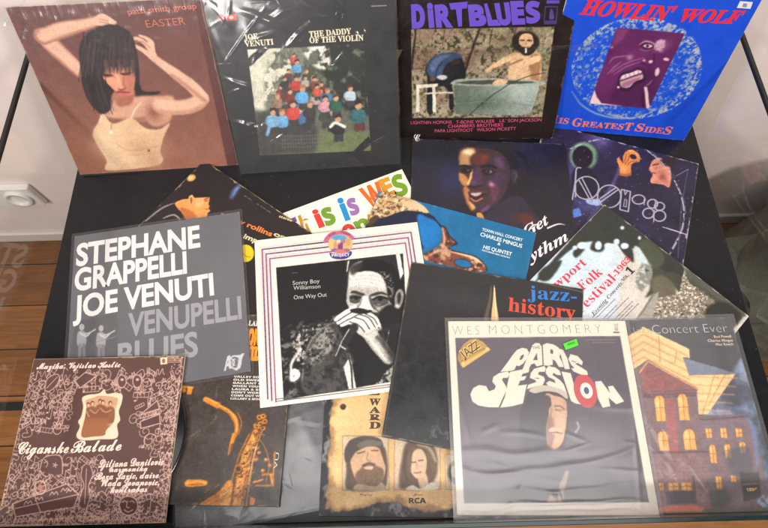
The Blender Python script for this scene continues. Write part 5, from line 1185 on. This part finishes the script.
    ln(d((178,392),(190,384),(200,394)), .9); ln(d((216,388),(230,384),(240,394)), .9); ln(d((204,384),(198,416),(212,420)), .9); ln(d((186,432),(206,444),(232,432)), 1.0); ln(d((186,380),(160,400),(170,440)), .7)
    # bottom rows of waves
    s.stroke(c((70,500),(240,486),(420,470),(539,470)), .8, (206,170,130), .5, .8); s.stroke(d((0,488),(60,476),(110,452)), 1.1, (216,180,130), .5, .8)
    for k_ in range(30): u = .03+.031*k_; ln([pt(u, .975), pt(u+.012, .955), pt(u+.024, .978)], .7)
    # frame with the old photograph
    fr = b((30,258),(60,250),(84,230),(100,256),(150,250),(190,262),(186,310),(170,360),(178,410),(160,440),(166,500),(140,522),(60,524),(0,530),(-60,526),(-80,500),(-60,450),(-70,420),(-52,390),(-40,330),(-46,280),(-10,262))
    s.fill(fr, (226,196,168), .5, sm=True)
    ph = b((-24,296),(20,280),(60,268),(140,276),(164,290),(150,350),(140,420),(96,470),(84,500),(20,508),(-50,506),(-30,400),(-20,330))
    s.fill(ph, (150,98,66), .6, sm=True); tmp = s.img.copy(); s.img[:] = 0; s.fill(ph, (1,1,1), .5, sm=True); M = s.img[..., 0].copy(); s.img = tmp
    s.fill(b((-60,260),(180,260),(180,340),(-60,340)), (196,156,124), 3, .8, mask=M); s.fill(b((110,330),(170,330),(150,440),(104,440)), (206,170,136), 2, .8, mask=M)
    for x, y in ((-10,320),(14,312),(60,300),(76,306),(120,312)): s.ell(b((x,y))[0], 2.0, 2.4, (90,56,40), .6, mask=M); s.ell(b((x+1,y+4))[0], 1.4, 1.7, (206,164,132), .5, mask=M); s.fill(b((x-24,y+34),(x,y+18),(x+24,y+36),(x+22,y+110),(x-24,y+110)), (120,74,50), 1, .9, sm=True, mask=M)
    s.fill(b((-60,400),(110,400),(100,520),(-60,520)), (142,88,56), 3, .9, mask=M)
    for q in (((0,350),(30,370),(50,350)),((60,340),(90,364),(124,352)),((-20,360),(-6,390))): s.stroke(b(*q), 1.1, (190,146,110), .5, .8, mask=M)
    # handwriting
    K=(232,200,188)
    s.text("Muzika: Vojislav Kostic", a((214,112))[0], b((176,100))[0], 6.6, K, 'script', 0, twice=.3)
    s.text("Ciganske", c((92,128))[0], c((366,122))[0], 12.5, (240,212,196), 'script', 0, twice=.35); s.text("Balade", c((380,122))[0], d((166,108))[0], 12.5, (240,212,196), 'script', 0, twice=.35)
    for tx, a_, b_, h in (("Ljiljana Danilovic",(44,202),(396,186),6.0),("harmonika",(104,226),(308,220),4.6),("Boza Lazic, daire",(24,268),(368,258),5.6),("Vlada Jovanovic,",(54,302),(372,296),5.4),("kontrabas",(108,338),(306,332),5.0)):
        s.text(tx, d(a_)[0], d(b_)[0], h*1.4, K, 'script', 0, twice=.3)
    s.fill(b((414,44),(456,40),(456,80),(416,84)), (230,200,176), .3); s.ell(b((434,62))[0], 1.6, 2.2, (120,80,60), .4); s.fill(b((430,52),(440,48),(444,74),(426,76)), (150,100,76), .4, a=.6)
    for y in (50,60,70): s.stroke(b((462,y),(536,y-2)), .8, (206,170,150), .3, .8)
    for p_ in (((0,0),(1,0)),((0,0),(0,1)),((0,1),(1,1)),((1,0),(1,1))): s.stroke([pt(*[min(max(x,.006),.994) for x in p_[0]]), pt(*[min(max(x,.006),.994) for x in p_[1]])], 1.6, (206,176,150), .6, .7, sm=False, mask=np.clip((vnoise(N,30,5,3)-.36)*6,0,1))
    finish(s, "brown sleeve covered in pinkish line doodles and script, with a framed old photo", GF, M_INKM, M_CARD, boards=True)
    # the record itself, pushed a little way out of the right edge
    cx, cy = -.458, .092
    rec = empty("vinyl_record", Matrix.Translation((cx, cy, .0175+.0009))); tag(rec, "black vinyl record sticking out of the right edge of the doodled brown sleeve", "vinyl record")
    prof = [(.0036, 0), (.124, 0), (.1250, .0006), (.124, .0012)]
    R_ = .1225
    while R_ > .056: prof += [(R_, .00118), (R_-.0006, .00104)]; R_ -= .0013
    prof += [(.050, .0012), (.0036, .0012), (.0036, 0)]
    mb = MB(); mb.lathe(prof, 160); mb.build("grooved_disc", noisy("black_vinyl", (8,8,9), (14,14,15), 40, (.16,.24), spec=.6), rec)
    mb = MB(); mb.lathe([(.0036, .00122), (.048, .00122), (.048, .0013), (.0036, .0013), (.0036, .00122)], 64); mb.build("paper_label", noisy("label_paper", (150,60,44), (160,68,50), 40, (.6,.7)), rec)

def art_black_spindle():
    s = make_flat(.315, .174, .203, -11.4, .0150, base=(34, 35, 37), seed=34)
    z = zc(370,240,2.513)
    s.mottle(.1, 5)
    s.glow((470,300), 60, 10, (46,48,50), .7)
    s.fill(z((312,112),(316,150),(323,196),(322,225),(306,225),(305,190),(309,150)), (206,176,122), .5, sm=True); s.stroke(z((313,120),(316,170),(318,220)), .9, (240,220,170), .4)
    s.fill(z((304,112),(298,150),(286,196),(282,222),(292,222),(300,180),(306,140)), (84,76,58), .6, sm=True)
    B=(34,116,196); R_=(226,72,50)
    s.text("jazz-", z((396,146))[0], z((520,156))[0], 13.5, B, 'serif', .0, cap=.70); s.text("history", z((347,178))[0], z((516,200))[0], 14.5, R_, 'serif', .0)
    s.stroke(z((500,218),(510,222)), 2, (206,200,190), .4); s.stroke(z((106,56),(320,84),(534,130)), .8, (120,114,84), .4, .8); s.stroke(z((36,492),(206,528)), 1.0, (150,146,136), .4, .7, mask=np.clip((vnoise(N,60,3,3)-.4)*7,0,1)); s.stroke(z((104,56),(34,494)), .7, (96,94,90), .3, .6)
    n = vnoise(N, 40, 93, 4); n2 = vnoise(N, 7, 95, 3)
    s._blend(np.clip((n-.58)*7, 0, 1)*np.clip((s.V-.78)*6, 0, 1)*np.clip((n2-.4)*4, 0, 1)*.5, (slice(0,N),slice(0,N)), (128,128,130), 1)
    s.scuffs(110, (120,120,122), .35, 2, .03); s.wear((150,146,136), .6)
    finish(s, "nearly plain black sleeve with a thin gold spindle and blue and red serif words", GF, M_INKG, M_CARDD)

def art_townhouse():
    s = make_flat(.310, .4518, .1106, -.13, .0185, base=(42, 42, 50), seed=35)
    z = zc(625,310,4.797); y = zc(640,410,4.797)
    s.grad
    n = vnoise(N, 9, 101, 4); n2 = vnoise(N, 40, 103, 3); al = (slice(0,N), slice(0,N))
    # night sky with blue cloud
    s.fill(z((0,0),(560,40),(720,560),(400,560)), (52,52,60), 2)
    sky = z((560,230),(620,380),(760,1020),(560,1020),(520,560),(380,510))
    s.fill(sky, (84,102,134), 3, mask=np.clip((n-.2)*3,0,1)); s.fill(sky, (150,164,190), 3, .8, mask=np.clip((n-.5)*6,0,1)); s.fill(sky, (44,52,72), 3, .8, mask=np.clip((.42-n)*8,0,1))
    # boarded gables
    Yl=(236,200,140); Yd=(212,146,86)
    s.fill(z((-40,160),(36,110),(84,84),(306,190),(302,226),(276,226),(310,312),(532,306),(396,500),(352,502),(344,376),(110,238),(60,272),(-40,330)), Yl, .5)
    for o in (0,36,72,108): s.stroke(z((-40,196+o),(88,116+o),(306,222+o)), 2.0, Yd, .6, .75, sm=False)
    for o in (0,40,80,120,160): s.stroke(z((310+o*.3,318+o),(540-o*.2,326+o)), 1.4, Yd, .6, .7, sm=False)
    for q in (((160,118),(168,250)),((246,200),(240,250)),((430,310),(372,500)),((480,310),(400,460))): s.stroke(z(*q), .9, (180,120,66), .4, .8)
    s.fill(z((304,190),(304,226),(270,226),(290,300),(420,330),(620,560),(380,560),(396,500),(536,304),(560,290),(700,560),(700,0),(0,0),(0,60),(84,80)), (42,42,50), .5, a=0)
    s.fill(z((276,226),(536,304),(310,312)), (110,118,138), .5); s.stroke(z((84,82),(306,188),(304,228)), 1.2, (240,212,150), .4, sm=False)
    # brick house
    bk=(112,62,66)
    s.fill(z((60,276),(110,240),(350,372),(346,400),(352,506),(560,500),(620,560),(720,1040),(-20,1060),(-20,300)), (118,92,98), .6)
    s.fill(z((72,300),(110,244),(346,376),(340,402),(90,410)), (138,76,74), .8); s.fill(z((100,330),(120,280),(230,350),(220,376),(110,384)), (148,66,68), 2, sm=True, a=.7)
    s.fill(z((86,390),(342,380),(344,412),(88,420)), (100,58,66), .5); s.stroke(z((70,300),(110,246),(350,378)), 1.6, (206,156,100), .4, sm=False); s.stroke(z((88,398),(342,390)), .8, (160,104,96), .4, .8); s.stroke(z((90,420),(344,412)), .8, (66,40,50), .4)
    s.fill(z((196,425),(236,425),(262,700),(214,700)), (160,84,84), 1.0)
    s.fill(y((60,210),(330,200),(340,500),(100,500)), (142,104,106), 2, a=.8); s.fill(y((290,50),(520,40),(580,470),(350,480)), (120,102,112), 2, a=.8)
    tmp = s.img.copy(); s.img[:] = 0; s.fill(z((60,276),(110,240),(350,372),(352,506),(560,500),(720,1040),(-20,1060)), (1,1,1), .5); M = s.img[..., 0].copy(); s.img = tmp
    s._blend(M*np.clip((n2-.5)*5, 0, 1)*.35, al, (66,46,58), 1); s._blend(M*np.clip((n2-.62)*7, 0, 1)*.5, al, (160,116,112), 1)
    for k_ in range(34): v_ = .38+.018*k_; s._blend(M*np.clip(1-np.abs(s.V-v_)*N/.9, 0, 1)*.2, al, (70,46,54), 1)
    W=(232,170,82); Wd=(122,70,40)
    def win(f_, x0, y0, x1, y1, arch=True, sk_=.1):
        w_ = x1-x0; dx = (y1-y0)*sk_
        P_ = [(x0,y0+(w_*.45 if arch else 0)),(x0+w_*.2,y0+(w_*.1 if arch else 0)),(x0+w_*.5,y0),(x0+w_*.8,y0+(w_*.1 if arch else 0)),(x1,y0+(w_*.45 if arch else 0)),(x1+dx,y1),(x0+dx,y1)]
        s.fill(f_(*[(a_-(-3 if a_ < x0+w_*.5 else 3)*-1, b_) for a_, b_ in P_]), Wd, .6); s.fill(f_(*P_), W, .5)
        s.fill(f_((x0+w_*.1,y0+(y1-y0)*.15),(x0+w_*.5,y0+(y1-y0)*.1),(x0+w_*.5+dx*.6,y0+(y1-y0)*.6),(x0+w_*.1+dx*.6,y0+(y1-y0)*.6)), (250,206,120), 1, .8)
        s.stroke(f_((x0+w_*.5,y0),(x0+w_*.5+dx,y1)), .6, (150,88,44), .3); s.stroke(f_((x0+dx*.5,(y0+y1)/2),(x1+dx*.5,(y0+y1)/2)), .6, (150,88,44), .3)
    for q in ((68,-72,114,54),(178,-78,226,50),(86,100,132,196),(206,92,262,192)): win(y, *q)
    for q in ((314,90,342,134),(386,88,416,134),(460,90,490,130)): win(y, *q, False)
    for q in ((332,166,362,256),(404,162,434,232),(476,152,506,206)): win(y, *q)
    for q in ((134,350,182,386),(196,348,246,386),(362,320,390,384),(436,316,462,346)): win(y, *q, False)
    win(y, 90, 350, 112, 386, False)
    s.fill(y((120,392),(260,388),(266,450),(130,455)), (66,50,62), 1); s.stroke(y((256,320),(270,450)), 1.2, (70,50,60), .5); s.stroke(y((60,206),(330,200)), 1.6, (80,56,66), .6); s.stroke(y((290,48),(520,30)), 1.6, (78,60,70), .6)
    for q in (((390,240),(412,300)),((520,90),(560,310))): s.stroke(y(*q), 3, (140,84,84), 1.2, .7)
    s.fill(y((330,400),(420,380),(440,440),(360,470)), (50,54,62), 3, sm=True, a=.8); s.fill(y((420,200),(520,180),(540,300),(440,310)), (66,64,78), 3, sm=True, a=.7); s.glow(y((300,430))[0], 5, 3, (160,130,120), .6); s.glow(y((440,410))[0], 5, 5, (130,96,96), .5)
    s.fill(y((100,470),(230,458),(300,470),(290,500),(100,500)), (222,120,92), 1.6, sm=True); s.fill(y((100,488),(620,470),(640,540),(100,540)), (96,100,84), 1.4); s.fill(y((100,482),(300,478),(300,490),(100,494)), (224,130,96), 1, a=.9)
    s.fill(y((480,300),(572,300),(582,420),(500,440)), (48,38,42), 1.4); s.fill(y((494,362),(572,356),(580,398),(500,402)), (22,20,24), .4); s.stroke(y((494,360),(572,355)), .8, (200,150,80), .3)
    s.fill(y((560,440),(590,410),(640,430),(640,470),(590,470)), (140,180,206), 1.2, mask=np.clip((n2-.35)*5,0,1)); s.fill(y((520,40),(560,90),(574,250),(560,300),(545,180)), (100,128,176), 2, a=.8)
    s.photo(None, .7, .12, .05, 30)
    # lettering
    T_=(196,196,200)
    s.text("Jazz", z((36,112))[0], z((128,108))[0], 6.2, (150,150,154), 'plain', -.022); s.text("Concert Ever", z((134,114))[0], z((494,106))[0], 9.0, T_, 'plain', -.022)
    N_=(226,206,176)
    for tx, a_, b_ in (("Bud Powell",(428,134),(510,132)),("Charles Mingus",(398,153),(518,151)),("Max Roach",(436,171),(520,169))): s.text(tx, z(a_)[0], z(b_)[0], 2.6, N_, 'plain', .012)
    s.text("1894", y((512,390))[0], y((564,387))[0], 2.8, (236,186,80), 'bold', .02)
    s.wear((170,160,150), .5); s.scuffs(30, (180,176,180), .3)
    finish(s, "sleeve in loose clear plastic painted with a brick house and yellow lit windows", GF, M_INK, M_CARD, F_GLARE, .0014, 1, .322)

def art_bubble_title():
    s = make_flat(.310, .261, .112, -1.4, .0220, base=(236, 228, 206), seed=36)
    z = zc(430,310,2.42); t = zc(470,320,5.12); f = zc(500,380,3.77); h = zc(430,300,7.54)
    s.mottle(.015, 4)
    pic = [(455,337.8),(620.3,335.8),(649,502.5),(464,503.5)]
    s.fill(pic, (78,69,80), .4); tmp = s.img.copy(); s.img[:] = 0; s.fill(pic, (1,1,1), .4); M = s.img[..., 0].copy(); s.img = tmp
    s.stroke(pic+[pic[0]], .5, (110,104,104), .3, sm=False)
    C=(232,226,204)
    # the man in a hat below the title
    s.fill(f((0,460),(60,380),(150,330),(220,300),(300,320),(400,340),(470,420),(480,470),(0,470)), (50,44,54), 4, sm=True, mask=M); s.fill(f((-60,250),(60,220),(160,260),(180,330),(60,380),(-80,380)), (70,62,72), 6, sm=True, mask=M, a=.7)
    s.stroke(f((240,340),(270,400),(300,470)), [3,6,8], (38,34,42), 2, mask=M); s.fill(f((214,470),(226,390),(250,340),(262,350),(246,410),(240,470)), (150,128,112), .9, mask=M); s.stroke(f((212,390),(240,460)), 1.4, (40,34,38), .6, mask=M); s.fill(f((170,470),(190,430),(214,450),(216,470)), (170,140,118), 1, mask=M)
    s.fill(f((78,250),(74,150),(90,80),(120,36),(176,18),(236,40),(258,90),(260,150),(250,230),(200,280),(130,290)), (50,42,52), 1.0, sm=True, mask=M)
    s.fill(f((172,54),(206,58),(248,78),(254,130),(246,196),(232,244),(200,270),(180,240),(174,170),(184,120)), (206,166,130), .9, sm=True); s.fill(f((176,150),(196,140),(206,200),(196,250),(180,240)), (150,110,92), 1.6, sm=True)
    s.fill(f((170,60),(190,66),(192,96),(182,108),(170,104)), (56,40,42), .9, sm=True); s.stroke(f((206,100),(226,98),(242,110)), 1.4, (110,70,56), .6); s.stroke(f((210,112),(230,114)), 1.0, (96,60,50), .5); s.stroke(f((194,112),(188,160),(204,172)), 1.6, (164,116,92), .9)
    s.fill(f((186,186),(214,178),(236,188),(222,204),(194,204)), (226,188,156), .9, sm=True); s.stroke(f((190,200),(212,198),(234,200)), 1.3, (120,70,62), .5); s.fill(f((184,250),(204,262),(234,252),(236,270),(200,280)), (66,46,46), 1.2, sm=True); s.glow(f((226,150))[0], 5, 9, (232,196,160), .6); s.stroke(f((292,160),(298,180),(286,196)), 1.6, (180,170,170), .8)
    s.photo(M, .8, .08, .03)
    # title letters swelling along two arcs
    q = zc(468,338,4.923); dkk=(78,69,80)
    for g_ in (((158,166),(190,124),(218,84),(240,58),(266,47),(290,52),(300,70),(292,98),(270,126),(250,138),(238,134),(228,156),(212,161)),
               ((266,158),(286,108),(306,64),(316,34),(332,23),(350,24),(362,40),(365,84),(367,132),(338,139),(326,124),(310,130),(300,150)),
               ((373,134),(370,76),(368,32),(388,24),(420,30),(446,46),(456,70),(450,92),(464,118),(472,142),(448,142),(430,112),(416,104),(418,130),(396,136)),
               ((446,50),(468,58),(490,100),(502,152),(477,153),(462,100)),
               ((505,78),(540,88),(566,116),(562,134),(540,122),(528,126),(562,146),(586,162),(592,182),(562,182),(520,164),(508,148),(524,148),(508,130),(494,104)),
               ((118,214),(124,190),(152,172),(194,164),(206,176),(194,196),(172,196),(166,206),(186,236),(190,256),(168,300),(150,341),(100,341),(50,332),(20,312),(10,276),(24,246),(52,231),(88,236),(102,262),(130,252),(136,236)),
               ((206,166),(260,155),(302,149),(298,168),(268,176),(262,190),(288,186),(278,206),(256,210),(246,234),(290,228),(282,262),(270,322),(215,336),(158,343),(180,292)),
               ((308,172),(326,150),(376,137),(383,150),(378,166),(350,166),(344,178),(373,190),(379,206),(366,236),(322,241),(290,252),(296,230),(336,216),(330,206),(304,196)),
               ((384,152),(396,137),(430,144),(451,160),(459,182),(440,182),(420,171),(416,181),(452,206),(472,228),(488,274),(446,262),(400,242),(384,222),(400,210),(432,222),(426,206),(396,191),(382,172)),
               ((460,164),(506,172),(522,230),(562,328),(528,322),(508,310),(488,250)),
               ((640,296),(626,214),(656,211),(700,270),(690,238),(714,234),(770,312),(732,326),(692,292),(702,336),(664,343))):
        P0 = np.array(q(*g_)); s.fill(P0, C, .35, sm=False)
    s.ell(q((264,94))[0], 1.3, 3.2, dkk, .4, rot=32); s.fill(q((320,108),(338,72),(343,108)), dkk, .4); s.ell(q((412,66))[0], 1.5, 2.4, dkk, .4, rot=-10); s.stroke(q((512,112),(530,118)), .8, dkk, .3); s.fill(q((326,196),(350,196),(348,202)), dkk, .3)
    s.fill(q((300,258),(330,238),(380,232),(440,246),(484,270),(488,300),(440,270),(380,262),(330,272)), (196,188,170), .6, sm=True)
    P_ = q((578,262))[0]
    s.extra.append((s.uv([(P_[0]+(11.4*math.cos(a_))+3.0*math.sin(a_), P_[1]+16.6*math.sin(a_)) for a_ in np.linspace(0, 6.283, 40, endpoint=False)]), np.array([(0, i, i+1) for i in range(1, 39)]), lin((196,62,66)), .0002))
    s.extra.append((s.uv([(P_[0]+1+6.2*math.cos(a_)+1.2*math.sin(a_), P_[1]-.6+8.0*math.sin(a_)) for a_ in np.linspace(0, 6.283, 32, endpoint=False)]), np.array([(0, i, i+1) for i in range(1, 31)]), lin((232,226,214)), .00026))
    s.extra.append((s.uv([(P_[0]+1+2.6*math.cos(a_)+.5*math.sin(a_), P_[1]-.6+3.6*math.sin(a_)) for a_ in np.linspace(0, 6.283, 24, endpoint=False)]), np.array([(0, i, i+1) for i in range(1, 23)]), lin((62,78,112)), .00032))
    s.text("THE", t((320,152))[0], t((360,147))[0], 3.2, (70,60,66), 'plain', -.01, lift=.0003)
    # thin heading
    s.text("WES", h((172,264))[0], h((372,262))[0], 9.4, (110,100,84), 'plain', -.03, sp=1.5); s.text("MONTGOMERY", (489.5,334.4), (601.5,333.2), 9.4, (110,100,84), 'plain', -.03, sp=1.5)
    s.fill(t((738,18),(758,18),(760,54),(742,54)), (140,128,112), .4, a=.6); s.ell(t((748,30))[0], 1.6, 2.2, (206,198,176), .4); s.stroke(t((738,62),(764,62)), 1.3, (70,62,56), .3)
    for y_, x0, x1 in ((100,590,752),(114,630,740)):
        x = x0
        r = random.Random(y_)
        while x < x1: w_ = 8+16*r.random(); s.stroke(t((x,y_),(min(x+w_, x1),y_)), .8, (130,124,128), .3, .8, sm=False); x += w_+6
    # half-round gold jazz badge
    gd = h((206,440),(216,386),(250,332),(300,296),(348,290),(394,310),(454,372),(440,384),(340,440),(250,510),(228,486))
    s.fill(gd, (192,150,66), .5); s.stroke(h((216,470),(330,400),(440,352)), .6, (110,76,30), .3); s.fill(h((228,486),(440,358),(454,374),(248,510)), (226,186,90), .4); s.stroke(h((222,440),(236,380),(290,330),(350,312)), 2.0, (150,110,60), .5, .8)
    s.text("JAZZ", h((250,448))[0], h((386,352))[0], 8.2, (236,200,84), 'bold', .07, lift=.0002); s.text("JAZZ", h((253,446))[0], h((383,354))[0], 7.8, (58,40,24), 'bold', -.005, lift=.0003)
    s.ell(h((250,478))[0], 1.6, 1.6, (240,210,120), .4); s.ell(h((428,366))[0], 1.6, 1.6, (240,210,120), .4)
    s.wear((200,186,160), .4)
    root = finish(s, "cream-bordered sleeve in wrinkled clear plastic with swollen cream letters, in front", GF, M_INK, M_CARDW, F_THICK, .0008, 2, .322)
    o = sticker(root, s, t((474,124),(542,98),(553,132),(487,156)), (84,206,56), .0030)
    o2 = sticker(root, s, t((494,124),(532,112),(535,122),(498,134)), (60,160,46), .0033, "sticker_mark"); o2.parent = o

def cloth_bag():
    # a slumped grey-green bag with a flap, on the floor right of the case
    root = empty("cloth_bag", Matrix.Translation((1.30, .56, FLOOR_Z))); tag(root, "slumped grey-green cloth bag with a flap, on the floor right of the case", "bag")
    m = noisy("grey_green_cloth", (96, 97, 88), (126, 126, 114), 14, (.8, .95), .0012, 260, spec=.2)
    n = 70; v = []; f = []
    wv = [vnoise(128, 6, 200+i, 3) for i in range(2)]
    for j in range(n):
        t = j/(n-1); hgt = .52*math.sin(min(t*1.5, 1)*math.pi/2); rr = (.29-.05*t)*math.sqrt(max(0, 1-max(0, (t-.55)/.45)**2.2))
        for i in range(n):
            a = 2*math.pi*i/n; k_ = wv[0][int(j*1.6) % 128, int(i*1.8) % 128]; q = wv[1][int(i*1.8) % 128, int(j*1.6) % 128]
            fold = .055*math.sin(a*5+t*5+k_*5)*(.4+.6*t)+.09*(k_-.5)
            r = rr*(1+fold*1.6); zz = hgt*(1+.22*(q-.5))
            v.append((1.05*r*math.cos(a)+.03*math.sin(t*3), .8*r*math.sin(a), zz*(1-.18*math.cos(a)*t)))
    for j in range(n-1):
        for i in range(n):
            i2 = (i+1) % n; f.append((j*n+i, j*n+i2, (j+1)*n+i2, (j+1)*n+i))
    me = bpy.data.meshes.new("bag_body"); me.from_pydata(v, [], f); me.update()
    for p in me.polygons: p.use_smooth = True
    link("bag_body", me, m, root)
    v = []; f = []; k_ = 18
    for j in range(k_):
        for i in range(k_):
            a, b = i/(k_-1), j/(k_-1)
            x = -.30+.15*a+.02*math.sin(b*6); y = -.16+.26*b; z_ = .26+.22*a+.012*math.sin(b*9+a*4)
            v.append((x, y-.05*a, z_))
    b0 = len(v); v += [(x+.010, y, z_-.010) for x, y, z_ in v]
    for j in range(k_-1):
        for i in range(k_-1):
            q = (j*k_+i, j*k_+i+1, (j+1)*k_+i+1, (j+1)*k_+i); f.append(q); f.append(tuple(b0+x for x in q[::-1]))
    me = bpy.data.meshes.new("flap"); me.from_pydata(v, [], f); me.update()
    for p in me.polygons: p.use_smooth = True
    link("flap", me, m, root)

for fn in (art_harmonica, art_grey_letters, art_doodles, art_black_spindle, art_townhouse, art_bubble_title, cloth_bag): fn()
bpy.data.objects.remove(_txto)
